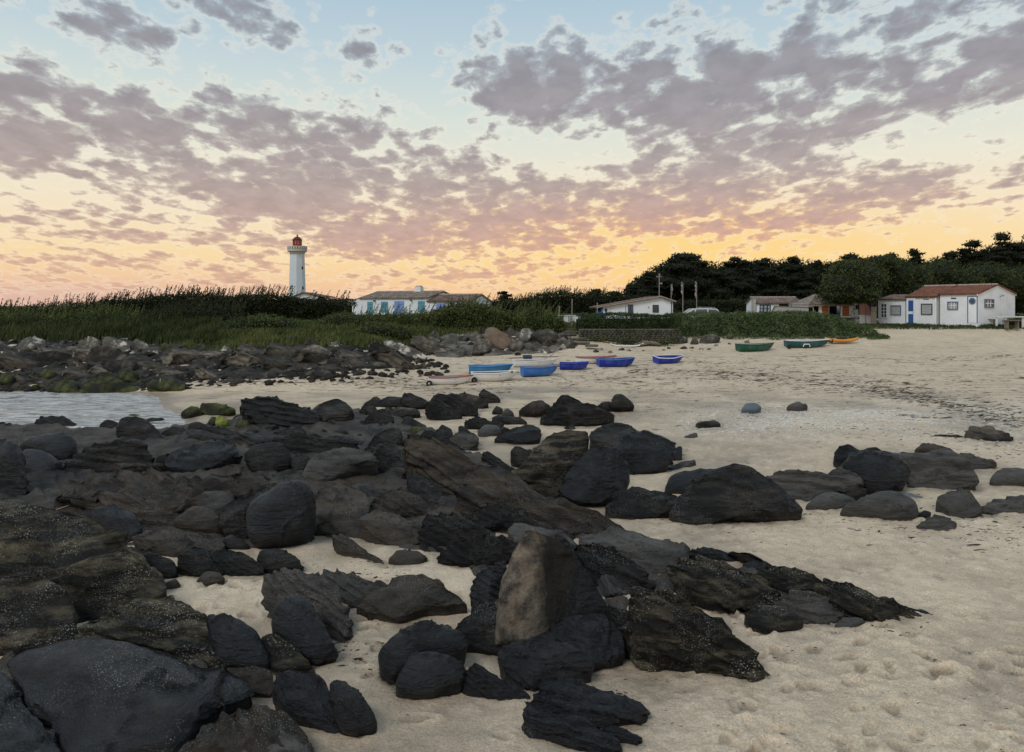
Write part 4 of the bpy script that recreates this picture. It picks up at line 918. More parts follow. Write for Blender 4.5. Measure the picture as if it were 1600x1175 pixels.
def hedge(name, D, top, bot, thick, n, size, mt, label, cat, lean=0., step=14, up=.4, jit=.12, asp=.45, spikes=0, kind=None):
    """a hedge or thicket whose crest follows top (photo pixels) at distance D"""
    u0, u1 = top[0][0], top[-1][0]; n_ = int(n)
    u = NG.uniform(u0, u1, n_); k = NG.random(n_)
    vt = prof(top, u); vb = prof(bot, u)
    ztop = H - (vt - HV) / F * D; zbot = H - (vb - HV) / F * D - .1
    sec = NG.random(n_) < .72
    q = np.where(sec, NG.random(n_), 1.)
    z = zbot + (ztop - zbot) * q; y = D + lean * q + np.where(sec, 0, NG.random(n_) * thick)
    x = (u - 800) / F * D
    Pn = np.stack([x, y, z], 1); b = fbm(Pn * .9, 3)
    y = y - .55 * b * (q < 1) + NG.normal(size=n_) * jit; z = z + .30 * b * q + NG.normal(size=n_) * jit * .8 * (q > .05)
    V, Fq = leaf_mesh('', np.stack([x, y, z], 1), size * NG.uniform(.6, 1.5, n_), up, asp)
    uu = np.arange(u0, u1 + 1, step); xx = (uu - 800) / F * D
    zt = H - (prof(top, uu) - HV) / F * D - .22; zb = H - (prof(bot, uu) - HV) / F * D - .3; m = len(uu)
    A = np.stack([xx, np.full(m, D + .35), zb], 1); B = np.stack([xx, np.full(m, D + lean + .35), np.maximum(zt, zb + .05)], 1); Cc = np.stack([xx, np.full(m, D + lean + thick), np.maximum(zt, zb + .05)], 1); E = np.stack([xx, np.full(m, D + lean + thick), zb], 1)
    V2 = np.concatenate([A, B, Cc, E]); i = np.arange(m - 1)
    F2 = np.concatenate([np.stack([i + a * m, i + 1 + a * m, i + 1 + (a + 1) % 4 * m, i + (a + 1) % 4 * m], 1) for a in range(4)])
    parts = [(V, Fq)]
    if spikes:
        ns = spikes; us_ = NG.uniform(u0, u1, ns); zs = H - (prof(top, us_) - HV) / F * D; xs = (us_ - 800) / F * D; ys = D + lean + NG.random(ns) * thick
        for a in range(ns):
            h = NG.uniform(.35, 1.25); bend = NG.uniform(.05, .5) * h; bz = zs[a] - .15
            pts = np.array([[xs[a], ys[a], bz], [xs[a] + bend * .3, ys[a], bz + h * .6], [xs[a] + bend, ys[a], bz + h]]); w = .022
            sv = np.concatenate([pts - [w, 0, 0], pts + [w, 0, 0]]); parts.append((sv, np.array([[0, 3, 4, 1], [1, 4, 5, 2]])))
            nn = 7; t = NG.uniform(.45, 1.05, nn)[:, None]; c = pts[0] * (1 - t) + pts[2] * t + NG.normal(size=(nn, 3)) * .04
            parts.append(leaf_mesh('', c, .17, .8, .35))
    V, Fl = join(parts); k = len(V); nq = sum(len(f) for f in Fl)
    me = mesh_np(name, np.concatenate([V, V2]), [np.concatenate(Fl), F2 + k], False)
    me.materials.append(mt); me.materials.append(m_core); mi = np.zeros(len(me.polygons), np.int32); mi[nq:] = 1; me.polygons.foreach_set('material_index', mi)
    o = link(name, me); tag(o, label, cat, None, kind); return o
def blades(name, poly, n, h0, h1, mt, label, wid=.035, lean=.35, hprof=None, seed=1, Dmin=3.):
    g = np.random.default_rng(seed); xs, ys = [], []
    U_ = g.uniform(min(p[0] for p in poly), max(p[0] for p in poly), n * 3); V_ = g.uniform(min(p[1] for p in poly), max(p[1] for p in poly), n * 3)
    ok = inside(poly, U_, V_); U_, V_ = U_[ok][:n], V_[ok][:n]
    vg_ = np.arange(min(p[1] for p in poly), max(p[1] for p in poly) + 2, 1.5)
    X_, Y_ = [], []
    for a, b in zip(U_, V_):
        pass
    # distance from the ground by table (per column of 20 px)
    cols = {}
    for a, b in zip(U_, V_):
        kk = (int(a // 25), int(b // 2)); 
        if kk not in cols: cols[kk] = hit(a, b, 20)[1]
        D = cols[kk] + g.uniform(-.6, .6); X_.append((a - 800) / F * D); Y_.append(D)
    X_ = np.array(X_); Y_ = np.array(Y_); m = len(X_); Zg = ground2(X_, Y_) - .05
    clump = .6 + .8 * sstep(fbm(np.stack([X_, Y_, 0 * X_], 1) * .7, 3), -.4, .5)
    h = g.uniform(h0, h1, m) * clump; a = g.uniform(0, 6.28, m); l = h * g.uniform(0, lean, m)
    dx, dy = np.cos(a) * l + .12 * h, np.sin(a) * l; w = wid * g.uniform(.6, 1.4, m); b = g.uniform(-1, 1, m); wx, wy = w * np.cos(b), w * np.sin(b)
    B0 = np.stack([X_ - wx, Y_ - wy, Zg], 1); B1 = np.stack([X_ + wx, Y_ + wy, Zg], 1)
    M0 = np.stack([X_ - wx * .6 + dx * .35, Y_ - wy * .6 + dy * .35, Zg + h * .6], 1); M1 = np.stack([X_ + wx * .6 + dx * .35, Y_ + wy * .6 + dy * .35, Zg + h * .6], 1)
    T_ = np.stack([X_ + dx, Y_ + dy, Zg + h], 1)
    V = np.stack([B0, B1, M1, M0, T_], 1).reshape(-1, 3); i = np.arange(m)[:, None] * 5
    o = link(name, mesh_np(name, V, [np.concatenate([i, i + 1, i + 2, i + 3], 1), np.concatenate([i + 3, i + 2, i + 4], 1)], False), mt)
    tag(o, label, 'grass', None, 'stuff'); return o

blades('dune_grass', [(-80, 532), (180, 534), (330, 545), (345, 512), (300, 505), (100, 503), (-80, 504)], 26000, .45, .95, L_dgrass, 'dark green dune grass sloping down to the far left rock bank', .04, seed=1)
blades('dune_crest_grass', [(-80, 507), (120, 507), (330, 512), (330, 500), (-80, 499)], 9000, .6, 1.15, L_dgrass, 'taller dark grass along the crest of the left dune', .04, seed=2)
blades('meadow_grass', [(250, 549), (330, 550), (470, 541), (640, 543), (660, 520), (560, 508), (440, 508), (330, 522)], 26000, .18, .55, L_grass, 'light green meadow grass above the middle of the rock bank', .04, seed=3)
blades('groyne_grass', [(640, 540), (690, 524), (870, 514), (900, 520), (1000, 530), (1000, 522), (900, 505), (640, 510)], 14000, .2, .6, L_grass, 'patchy yellow green grass above the groyne and beside the stone steps', .04, seed=4)
blades('shack_turf', [(1380, 513), (1600, 513), (1640, 510), (1640, 506), (1360, 505), (1340, 512)], 7000, .05, .22, L_dgrass, 'short turf fringe in front of the white beach shack', .04, seed=6)

hedge('reed_hedge', 61, [(95, 488), (130, 478), (180, 472), (240, 466), (300, 463), (350, 466), (400, 463), (448, 465)], [(95, 512), (448, 510)], 3, 26000, .17, L_dark, 'tall black green hedge with feathery plumes on the left dune', 'hedge', spikes=330, jit=.16)
hedge('dark_hedge', 61, [(440, 467), (470, 469), (500, 470), (548, 474)], [(440, 510), (548, 510)], 3, 8000, .17, L_dark, 'dark rounded hedge between the lighthouse foot and the long white house', 'hedge', spikes=22, jit=.16)
hedge('dune_thicket', 55, [(190, 500), (240, 488), (300, 482), (345, 486), (360, 496)], [(190, 522), (280, 532), (360, 526)], 3, 12000, .15, L_dark, 'dark thicket on the seaward face of the left dune', 'thicket', spikes=120, jit=.22, lean=1.2)
hedge('dune_scrub', 54, [(-120, 500), (-20, 494), (60, 496), (130, 492), (200, 500)], [(-120, 524), (200, 526)], 3, 13000, .14, L_bush, 'olive green scrub on the seaward face of the dune at the left frame edge', 'scrub', spikes=160, jit=.24, lean=1.2)
hedge('crest_scrub', 63, [(-120, 484), (0, 482), (60, 479), (130, 474)], [(-120, 508), (130, 508)], 2, 7000, .16, L_dark, 'low scrub on the dune crest at the left frame edge', 'scrub', spikes=90, jit=.14)
def ebush(name, lst, D, dens, size, mt, label, cat='bush', up=.3, core=.82):
    ells = []
    for (u, v, ru, rv, ry, *dd) in lst:
        d = D + (dd[0] if dd else 0); ells.append((at(u, v, d), (ru / F * d, ry, rv / F * d)))
    o = foliage_obj(name, ells, dens, size, mt, None, up, core); tag(o, label, cat); return o
ebush('green_bush', [(375, 512, 30, 17, 1.4), (410, 508, 34, 18, 1.6), (445, 511, 26, 15, 1.3)], 54, 190, .13, L_bush, 'rounded green bush on the meadow in front of the dark hedge')
ebush('green_bush', [(590, 518, 36, 13, 1.3), (625, 521, 26, 11, 1.)], 52.5, 190, .13, L_bush, 'low green bush below the double blue shutters of the long house')
ebush('green_bush', [(478, 522, 24, 9, 1.)], 52.5, 190, .13, L_bush, 'small round bush on the meadow between the two larger bushes')
ebush('green_bush', [(535, 506, 34, 18, 1.3), (510, 512, 24, 14, 1.)], 55, 190, .13, L_bush, 'green bush in front of the left end of the blue shuttered house')
hedge('garden_scrub', 57, [(548, 499), (580, 497), (640, 496), (680, 491), (705, 482), (740, 477), (765, 482), (790, 492), (830, 496), (880, 500)], [(548, 528), (640, 534), (690, 520), (880, 513)], 3, 34000, .14, L_bush, 'tangled green scrub between the blue shuttered house and the rocks', 'scrub', spikes=160, jit=.2)
ebush('dark_shrub', [(725, 490, 40, 15, 1.6), (700, 496, 26, 12, 1.3)], 58.5, 170, .14, L_dark, 'dark shrub hiding the foot of the low right wing of the blue shuttered house')
hedge('far_thicket', 84, [(766, 474), (800, 474), (825, 468), (850, 462), (880, 459), (915, 463), (950, 461), (985, 465), (1010, 472)], [(766, 496), (1010, 496)], 4, 16000, .22, L_dark, 'spiky dark thicket behind the terrace left of the low white shack', 'thicket', spikes=220, jit=.22)
hedge('far_hedge', 92, [(540, 476), (640, 474), (770, 472), (830, 474)], [(540, 492), (830, 492)], 2, 4000, .2, L_dark, 'dark hedge line behind the blue shuttered house', 'hedge')
hedge('terrace_shrub', 58, [(806, 494), (825, 486), (850, 488), (872, 497)], [(806, 520), (872, 514)], 2, 6500, .14, L_bush, 'leafy shrub left of the white terrace tables', 'shrub', spikes=30, jit=.2)
hedge('clipped_hedge', 55, [(903, 494.5), (960, 493.5), (1065, 493)], [(903, 515), (1065, 515)], 1.6, 15000, .11, L_hedge, 'clipped green hedge on top of the low stone wall', 'hedge', jit=.05)
hedge('ivy_bank', 56.2, [(1058, 494), (1100, 493), (1160, 491), (1220, 489.5), (1290, 490), (1325, 496), (1352, 507), (1378, 519), (1392, 523)], [(1058, 530), (1100, 535), (1180, 529), (1300, 531), (1360, 529), (1392, 525)], 3, 40000, .115, L_ivy, 'long sloping bank of ivy above the green boats', 'ivy', lean=2.0, jit=.09)
hedge('car_hedge', 82, [(1048, 474), (1075, 470), (1110, 472), (1140, 470), (1182, 471)], [(1048, 494), (1182, 494)], 2, 6500, .18, L_dark, 'dark hedge behind the white car', 'hedge', spikes=20)

def tree_trunk(root, x, y, z0, z1, r, limbs, mt=m_bark, lean=0.):
    mb = MB(); n = 5; mb.tube([(x + lean * (i / n) ** 1.5, y, z0 + (z1 - z0) * i / n) for i in range(n + 1)], [r * (1 - .6 * i / n) for i in range(n + 1)], 8)
    for (tx, ty, tz) in limbs:
        k = random.uniform(.35, .8); b = (x + lean * k ** 1.5, y, z0 + (z1 - z0) * k)
        mid = ((b[0] + tx) / 2, (b[1] + ty) / 2, (b[2] + tz) / 2 - .15 * abs(tx - b[0]))
        mb.tube([b, mid, (tx, ty, tz)], [r * .4, r * .26, r * .1], 5)
    return mb.build('trunk', mt, root, smooth=True)
def cypress(u, hw, vtop, D, label, vbase=None, flat=.34, seed=0, n=34, shape='umb', lean=0.):
    rg = random.Random(seed + int(u)); x = (u - 800) / F * D; zt = H + (HV - vtop) / F * D; zb = float(ground(x, D)) ; w = hw / F * D
    root = empty('cypress_tree', (x, D, zb)); tag(root, label, 'tree'); hh = zt - zb; ells = []; tips = []
    for i in range(n):
        k = (i + .5) / n; z = (.30 + .68 * k) * hh
        if shape == 'umb': env = w * (1.1 - .62 * max(0, (k - .45) / .55) ** 1.8)
        else: env = w * (1.2 - .78 * k)
        a = rg.uniform(0, 6.28); rr = env * rg.uniform(.15, .75); pr = max(env * rg.uniform(.36, .6), .7)
        cx, cy = math.cos(a) * rr, math.sin(a) * rr * .8; cz = z - rr / max(w, .1) * .10 * hh
        ells.append(((cx, cy, cz), (pr, pr * .85, pr * flat * rg.uniform(.7, 1.2)))); tips.append((cx, cy, cz))
    ells.append(((0, 0, hh * .965), (max(.6, w * .24), w * .24, hh * .05)))
    if shape == 'umb': ells.append(((0, .3, hh * .60), (w * .8, w * .6, hh * .24))); ells.append(((0, .3, hh * .34), (w * .9, w * .6, hh * .24)))
    else: ells.append(((0, .3, hh * .58), (w * .5, w * .4, hh * .28))); ells.append(((0, .3, hh * .3), (w * .8, w * .5, hh * .24)))
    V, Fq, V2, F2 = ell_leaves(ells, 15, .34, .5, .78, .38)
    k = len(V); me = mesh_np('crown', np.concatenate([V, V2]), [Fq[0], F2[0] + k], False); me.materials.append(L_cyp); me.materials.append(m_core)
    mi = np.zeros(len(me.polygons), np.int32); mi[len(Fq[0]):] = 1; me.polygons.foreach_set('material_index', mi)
    link('crown', me, None, root); tree_trunk(root, 0, 0, 0, hh * .85, .3, tips[::4])
    return root
CY = [(1066, 62, 396, 93, 'umb', 'widest flat topped cypress, leftmost of the big row above the white car'),
      (1015, 34, 425, 90, 'con', 'wind pruned cypress forming the left slope of the big cypress row'),
      (988, 22, 444, 88, 'con', 'small scruffy cypress at the left foot of the big row'),
      (1150, 40, 402, 96, 'umb', 'cypress just right of the widest one, with a raised left tip'),
      (1196, 38, 404, 99, 'umb', 'cypress in the row above the ivy bank, left of the tree with sky gaps'),
      (1240, 36, 401, 97, 'umb', 'cypress in the row with bright sky gaps under its crown'),
      (1278, 30, 407, 101, 'umb', 'cypress where the row dips left of the round green tree'),
      (1330, 44, 397, 104, 'umb', 'cypress behind the left of the round green tree'),
      (1392, 40, 396, 103, 'umb', 'cypress crown showing above the middle of the round green tree'),
      (1428, 38, 390, 100, 'con', 'spiky cypress right above the round green tree'),
      (1484, 46, 394, 99, 'con', 'lower cypress between the spiky one and the tall right hand group'),
      (1522, 46, 376, 99, 'con', 'tall cypress left of the tallest one at the right'),
      (1566, 46, 365, 97, 'con', 'tallest cypress rising above the white beach shack roof'),
      (1608, 34, 366, 99, 'umb', 'tall cypress cut by the right frame edge'),
      (1640, 40, 370, 104, 'umb', 'cypress just past the tall one at the right frame edge')]
for i, (u, hw, vt, D, sh, lb) in enumerate(CY): cypress(u, hw, vt, D, lb, shape=sh, seed=i * 7, n=34 if sh == 'umb' else 30, flat=.30 if sh == 'umb' else .26)
cypress(788, 13, 455, 95, 'tiny wind bent tree right of the blue shuttered house', n=9, seed=3, flat=.3)
cypress(930, 20, 452, 86, 'small spiky tree above the thicket left of the low white shack', n=10, seed=5, shape='con')
cypress(960, 16, 455, 86, 'smaller spiky tree next to the low white shack roof', n=9, seed=8, shape='con')

def round_tree(u, v, lst, D, label, base_u, mt=L_green, dens=62, size=.2):
    x = (base_u - 800) / F * D; zb = float(ground(x, D)); root = empty('leafy_tree', (x, D, zb)); tag(root, label, 'tree'); ells = []
    for (a, b, ru, rv, ry, *dd) in lst:
        d = D + (dd[0] if dd else 0); p = at(a, b, d); ells.append(((p[0] - x, p[1] - D, p[2] - zb), (ru / F * d, ry, rv / F * d)))
    o = foliage_obj('crown', ells, dens, size, mt, root, .2, .84)
    tree_trunk(root, 0, 0, -.1, ells[0][0][2], .22, [e[0] for e in ells[:5]], lean=(ells[0][0][0]) * .6)
round_tree(0, 0, [(1340, 434, 44, 28, 2.6, 1), (1312, 447, 27, 22, 2), (1385, 432, 42, 28, 2.6, 9), (1410, 449, 30, 18, 2.2, 9), (1336, 460, 32, 13, 2), (1325, 420, 25, 14, 2, 1), (1372, 412, 28, 13, 2, 7), (1425, 430, 26, 16, 2, 9), (1350, 462, 18, 10, 1.4), (1306, 462, 26, 10, 1.6), (1318, 468, 20, 7, 1.2)], 64.8, 'broad round dark green tree overhanging the garage with orange shutters', 1362)
hedge('cypress_understorey', 100, [(985, 448), (1010, 432), (1040, 415), (1070, 408), (1100, 412), (1130, 420), (1180, 414), (1240, 412), (1290, 416), (1340, 410), (1400, 410), (1450, 414), (1500, 404), (1550, 392), (1600, 384), (1660, 384)], [(985, 486), (1660, 486)], 4, 26000, .34, L_cyp, 'dark closed canopy filling in behind the cypress row', 'wood', jit=.35, kind='stuff', spikes=260)
round_tree(0, 0, [(1470, 428, 36, 20, 2.4), (1450, 445, 28, 18, 2), (1500, 440, 34, 20, 2.2)], 77, 'leafy tree directly behind the left roof of the white beach shack', 1475)
round_tree(0, 0, [(1540, 430, 36, 18, 2.4), (1570, 445, 38, 20, 2.2), (1520, 444, 24, 16, 2)], 78, 'leafy tree behind the gable of the white beach shack', 1548)
round_tree(0, 0, [(1615, 432, 34, 20, 2.4), (1600, 452, 32, 20, 2.2), (1620, 475, 40, 26, 2)], 79, 'leafy tree at the right frame edge behind the white railing', 1610)
ebush('corner_bush', [(1590, 503, 20, 8, .7), (1610, 498, 16, 9, .7)], 60.5, 260, .1, L_bush, 'small bush at the right frame edge beside the white railing')
hedge('garden_hedge', 86, [(1270, 462), (1330, 460), (1400, 460), (1460, 455)], [(1270, 496), (1460, 496)], 2, 5000, .2, L_dark, 'dark undergrowth below the cypress row behind the garage', 'undergrowth')
hedge('low_shrubs', 84, [(1130, 474), (1150, 468), (1175, 472)], [(1130, 494), (1175, 494)], 2, 2500, .18, L_green, 'shrubs left of the chimney of the low tiled cottage', 'shrub')

# seaweed thrown up in lines, shells
def litter(name, n, bands, smin, smax, mt, label, cat, seed, el_=3.):
    g = np.random.default_rng(seed); Vs, Fs, k = [], [], 0; V0 = np.array([[1, 0, 0], [.3, .5, .05], [-.8, .35, 0], [-1, -.2, 0], [.1, -.5, .04], [0, 0, .35]]); F0 = np.array([[0, 1, 5], [1, 2, 5], [2, 3, 5], [3, 4, 5], [4, 0, 5]])
    Vall, Fall, Pos = [], [], []
    for (u0, v0, u1, v1, sv, wgt) in bands:
        for _ in range(int(n * wgt)):
            t = g.random(); u = u0 + (u1 - u0) * t + g.normal() * 6; v = v0 + (v1 - v0) * t + g.normal() * sv
            D = None; x, D, z = LUT(u, v)
            s = g.uniform(smin, smax) * (1 + 1.5 * g.random() ** 4); a = g.normal() * .5; W_ = V0 * (s * el_ * g.uniform(.5, 1.3), s, s * .8)
            c, s_ = math.cos(a), math.sin(a); W_ = W_ @ np.array([[c, s_, 0], [-s_, c, 0], [0, 0, 1]])
            Vall.append(W_); Pos.append((x, D, z)); Fall.append(F0 + k); k += 6
    Pos = np.array(Pos); Pos[:, 2] += sand_relief(Pos[:, 0], Pos[:, 1]) - .003
    tag(link(name, mesh_np(name, (np.stack(Vall) + Pos[:, None, :]).reshape(-1, 3), np.concatenate(Fall), False), mt), label, cat, None, 'stuff')
_lut = {}
def LUT(u, v):
    kk = (int(u // 12), int(v // 3))
    if kk not in _lut:
        _lut[kk] = (hit(kk[0] * 12 + 6, kk[1] * 3, 4)[1], hit(kk[0] * 12 + 6, kk[1] * 3 + 3, 4)[1])
    a, b = _lut[kk]; f = v / 3 - v // 3; D = a * (1 - f) + b * f; x = (u - 800) / F * D
    return x, D, float(ground(x, D)) + .03 * 0
m_weed = mat('dried_seaweed', (.028, .020, .014), .8, .4, 6); m_shell = mat('broken_shells', (.62, .62, .60), .6, .2, 8)
litter('seaweed_wrack', 6500, [(1080, 572, 1600, 640, 9, .22), (1180, 588, 1460, 612, 6, .12), (1000, 570, 1600, 600, 12, .12), (980, 580, 1200, 592, 4, .10), (1350, 605, 1600, 660, 6, .12), (620, 598, 800, 606, 5, .06), (520, 596, 700, 612, 4, .05), (1480, 560, 1600, 556, 2, .02),
      (740, 574, 900, 600, 6, .05), (1230, 560, 1500, 566, 3, .03), (300, 600, 660, 592, 4, .09), (900, 590, 1080, 606, 8, .05), (1400, 650, 1480, 655, 1.5, .01), (700, 560, 1000, 585, 10, .04)], .015, .05, m_weed, 'dark dried seaweed lying in broken lines across the beach', 'seaweed', 5, 3.2)
litter('scattered_weed', 3500, [(1000, 600, 1600, 700, 28, .5), (700, 600, 1100, 640, 16, .2), (1300, 560, 1600, 580, 12, .15), (1300, 800, 1600, 840, 16, .15)], .008, .028, m_weed, 'stray scraps of dark weed dotted over the middle of the beach', 'seaweed', 15, 2.6)
litter('shell_grit', 6500, [(1150, 655, 1420, 648, 8, .55), (1420, 650, 1600, 665, 10, .2), (1060, 660, 1200, 672, 8, .15), (900, 640, 1100, 660, 12, .05), (1400, 700, 1600, 700, 8, .05)], .012, .03, m_shell, 'pale broken shells spread in a patch on the sand', 'shells', 6, 1.2)
litter('pebbles', 1500, [(1000, 815, 1300, 815, 14, .2), (420, 900, 640, 905, 14, .2), (520, 1010, 700, 1060, 20, .2), (850, 1120, 1000, 1080, 14, .1), (1150, 960, 1450, 985, 10, .1), (900, 700, 1300, 740, 16, .2)], .008, .022, RM['dark'], 'small dark pebbles lying on the sand near the rocks', 'pebbles', 11, 1.3)
litter('sand_debris', 1600, [(1050, 820, 1600, 820, 30, .3), (1000, 960, 1600, 1000, 60, .35), (600, 1080, 1600, 1120, 50, .35)], .004, .010, m_weed, 'tiny dark weed crumbs and grit on the near sand', 'grit', 7, 1.6)
# ------------------------------------------------------------------ building materials
def pmat(n, c, r=.7, v=.08, vs=1.2, b=.15, bs=20, **k): return mat(n, c, r, v, vs, b, bs, **k)
m_white = pmat('white_render', (.74, .78, .81), .85, .08, .9, .2, 14, col2=(.62, .65, .67), mix_scale=.8, mix_lo=.5, mix_hi=.8)
m_whitep = pmat('white_paint', (.76, .80, .83), .6, .06)
m_cream = pmat('light_tower_render', (.58, .64, .70), .8, .06, .3)
m_balc = pmat('gallery_stone', (.50, .49, .44), .8, .1, .8)
m_tile = pmat('old_grey_tiles', (.16, .125, .10), .85, .45, 3.5, .3, 9, col2=(.26, .23, .19), mix_scale=2.)
m_tileR = pmat('red_tiles', (.19, .075, .045), .85, .35, 3.5, .3, 9, col2=(.12, .06, .04), mix_scale=1.5)
m_tileD = pmat('dark_red_tiles', (.13, .085, .07), .85, .4, 3.5, .3, 9, col2=(.20, .15, .12), mix_scale=1.5)
m_mortar = pmat('ridge_mortar', (.36, .31, .27), .9, .2)
m_blue = pmat('light_blue_paint', (.16, .33, .50), .6, .12); m_blue2 = pmat('lavender_blue_paint', (.20, .31, .58), .6, .1); m_teal = pmat('teal_blue_paint', (.12, .31, .40), .6, .1)
m_door = pmat('royal_blue_paint', (.03, .10, .30), .5, .1); m_navy = pmat('navy_trim', (.03, .055, .10), .5, .1); m_trim = pmat('blue_grey_trim', (.09, .17, .27), .5, .1)
m_orange = pmat('orange_shutter_paint', (.42, .13, .045), .7, .12); m_pink = pmat('pinkish_boards', (.26, .14, .115), .8, .12)
m_darkroom = pmat('dark_interior', (.012, .012, .012), .9, .1); m_wood = pmat('weathered_wood', (.17, .145, .115), .85, .3, 6, .3, 20); m_pole = pmat('pole_grey', (.30, .27, .24), .7, .15)
m_glass = pmat('window_glass', (.05, .06, .07), .12, .1, 2, .0, spec=.8); m_curtain = pmat('white_curtain_behind_glass', (.36, .38, .38), .4, .35, 9, 0, spec=.6)
m_red = pmat('lantern_red', (.30, .02, .02), .45, .15); m_dred = pmat('dome_dark_red', (.11, .022, .018), .5, .2)
m_plastic = pmat('white_plastic', (.62, .63, .62), .5, .08); m_black = pmat('black_rubber', (.02, .02, .02), .7, .1); m_metal = pmat('grey_metal', (.35, .36, .36), .4, .1, metal=.7)
m_carp = pmat('white_car_paint', (.55, .58, .60), .25, .03, spec=.6); m_carg = pmat('car_glass', (.06, .09, .10), .08, .05, spec=.9); m_canvas = pmat('pale_canvas', (.38, .38, .36), .85, .15)
m_stone = pmat('rubble_stone', (.13, .12, .10), .9, .5, 5, .5, 12, objrand=.3, col2=(.07, .075, .05), mix_scale=1.2)
m_flag = pmat('faded_flag_cloth', (.30, .27, .24), .9, .2)

class Bld:
    def __init__(s, name, label, cat, u0, D0, ang, zb, W=5.):
        s.x0 = (u0 - 800) / F * D0; s.y0 = D0; s.a = R(ang); s.zb = zb; s.W = W
        s.root = empty(name, (s.x0, s.y0, zb), s.a); tag(s.root, label, cat)
    def S(s, u, off=0.):     # local x on the plane y=off seen at photo column u
        t = (u - 800) / F; dx, dy = math.cos(s.a), math.sin(s.a); ox, oy = s.x0 - dy * off, s.y0 + dx * off
        return (t * oy - ox) / (dx - t * dy)
    def SD(s, u, xl):        # local y on the plane x=xl
        t = (u - 800) / F; dx, dy = math.cos(s.a), math.sin(s.a); ox, oy = s.x0 + dx * xl, s.y0 + dy * xl
        return (t * oy - ox) / (-dy - t * dx)
    def dist(s, x, y): return s.y0 + math.sin(s.a) * x + math.cos(s.a) * y
    def Z(s, v, x, y=0.): return H - (v - HV) / F * s.dist(x, y) - s.zb
    def box(s, name, m, x0, x1, y0, y1, z0, z1, parent=None, bevel=0):
        return MB().box(x0, x1, y0, y1, z0, z1).build(name, m, parent or s.root, bevel=bevel)
    def front(s, name, m, u0, u1, v0, v1, d0=.0, d1=.05, parent=None):
        a, b = s.S(u0), s.S(u1); c = (a + b) / 2
        return s.box(name, m, a, b, -d1, -d0, s.Z(v1, c), s.Z(v0, c), parent)
    def frame_window(s, x0, x1, z0, z1, mf, mg, nx=2, ny=2, w=.07, side=None, name='window', bar=None):
        """frame with glazing bars standing proud of the wall; glass behind it. side = x of a side wall"""
        def bx(mb, a0, a1, d0, d1, c0, c1):
            return mb.box(a0, a1, -d1, -d0, c0, c1) if side is None else mb.box(side + d0, side + d1, a0, a1, c0, c1)
        mb = MB()
        bx(mb, x0 - w, x0, .003, .07, z0 - w, z1 + w); bx(mb, x1, x1 + w, .003, .07, z0 - w, z1 + w); bx(mb, x0, x1, .003, .07, z1, z1 + w); bx(mb, x0, x1, .003, .07, z0 - w, z0)
        fr = mb.build(name, mf, s.root)
        pn = MB()
        bx(pn, x0, x1, .004, .02, z0, z1); pn.build('pane', mg, fr)
        bb = MB(); t = .025
        for i in range(1, nx): c = x0 + (x1 - x0) * i / nx; bx(bb, c - t, c + t, .021, .05, z0, z1)
        for j in range(1, ny): c = z0 + (z1 - z0) * j / ny; bx(bb, x0, x1, .022, .048, c - t, c + t)
        if nx > 1 or ny > 1: bb.build('glazing_bars', bar or mf, fr)
        return fr
def slope(name, m, p00, p10, p01, p11, parent, roll=.24, rows=.4, th=.07):
    """tiled slope: p00,p10 eave, p01,p11 ridge"""
    p00, p10, p01, p11 = [np.array(p, float) for p in (p00, p10, p01, p11)]
    L_ = np.linalg.norm(p10 - p00); h = np.linalg.norm(p01 - p00)
    nx = max(4, int(L_ / roll * 6)); ny = max(2, int(h / rows)) * 2
    n = np.cross(p10 - p00, p01 - p00); n /= np.linalg.norm(n)
    if n[2] < 0: n = -n
    a = np.linspace(0, 1, nx + 1); b = np.linspace(0, 1, ny + 1)
    A, B = np.meshgrid(a, b)
    P = ((p00 * (1 - A[..., None]) + p10 * A[..., None]) * (1 - B[..., None]) + (p01 * (1 - A[..., None]) + p11 * A[..., None]) * B[..., None])
    hgt = .045 * np.abs(np.sin(A * L_ / roll * np.pi)) + .035 * ((np.arange(ny + 1) % 2)[:, None] == 0) * (B < .99) + .01 * NG.normal(size=A.shape)
    P = P + hgt[..., None] * n
    Q = P[:1] * 0 + P[0] - n * th - (hgt[0][:, None] * n)
    V = np.concatenate([P.reshape(-1, 3), Q.reshape(-1, 3)]); I = np.arange((nx + 1) * (ny + 1)).reshape(ny + 1, nx + 1)
    f = np.stack([I[:-1, :-1], I[:-1, 1:], I[1:, 1:], I[1:, :-1]], -1).reshape(-1, 4); k = (nx + 1) * (ny + 1); j = np.arange(nx)
    fe = np.stack([k + j, k + j + 1, j + 1, j], 1)
    c = len(V); V = np.concatenate([V, [p01 - n * th, p11 - n * th, p00 - n * th, p10 - n * th]])
    fu = np.array([[c + 2, c, c + 1, c + 3]])
    fs = [f, fe, fu, np.array([[c + 2, int(I[0, 0]), int(I[-1, 0]), c], [c + 3, int(I[0, -1]), int(I[-1, -1]), c + 1]])]
    return link(name, mesh_np(name, V, [np.concatenate(fs)], False), m, parent)
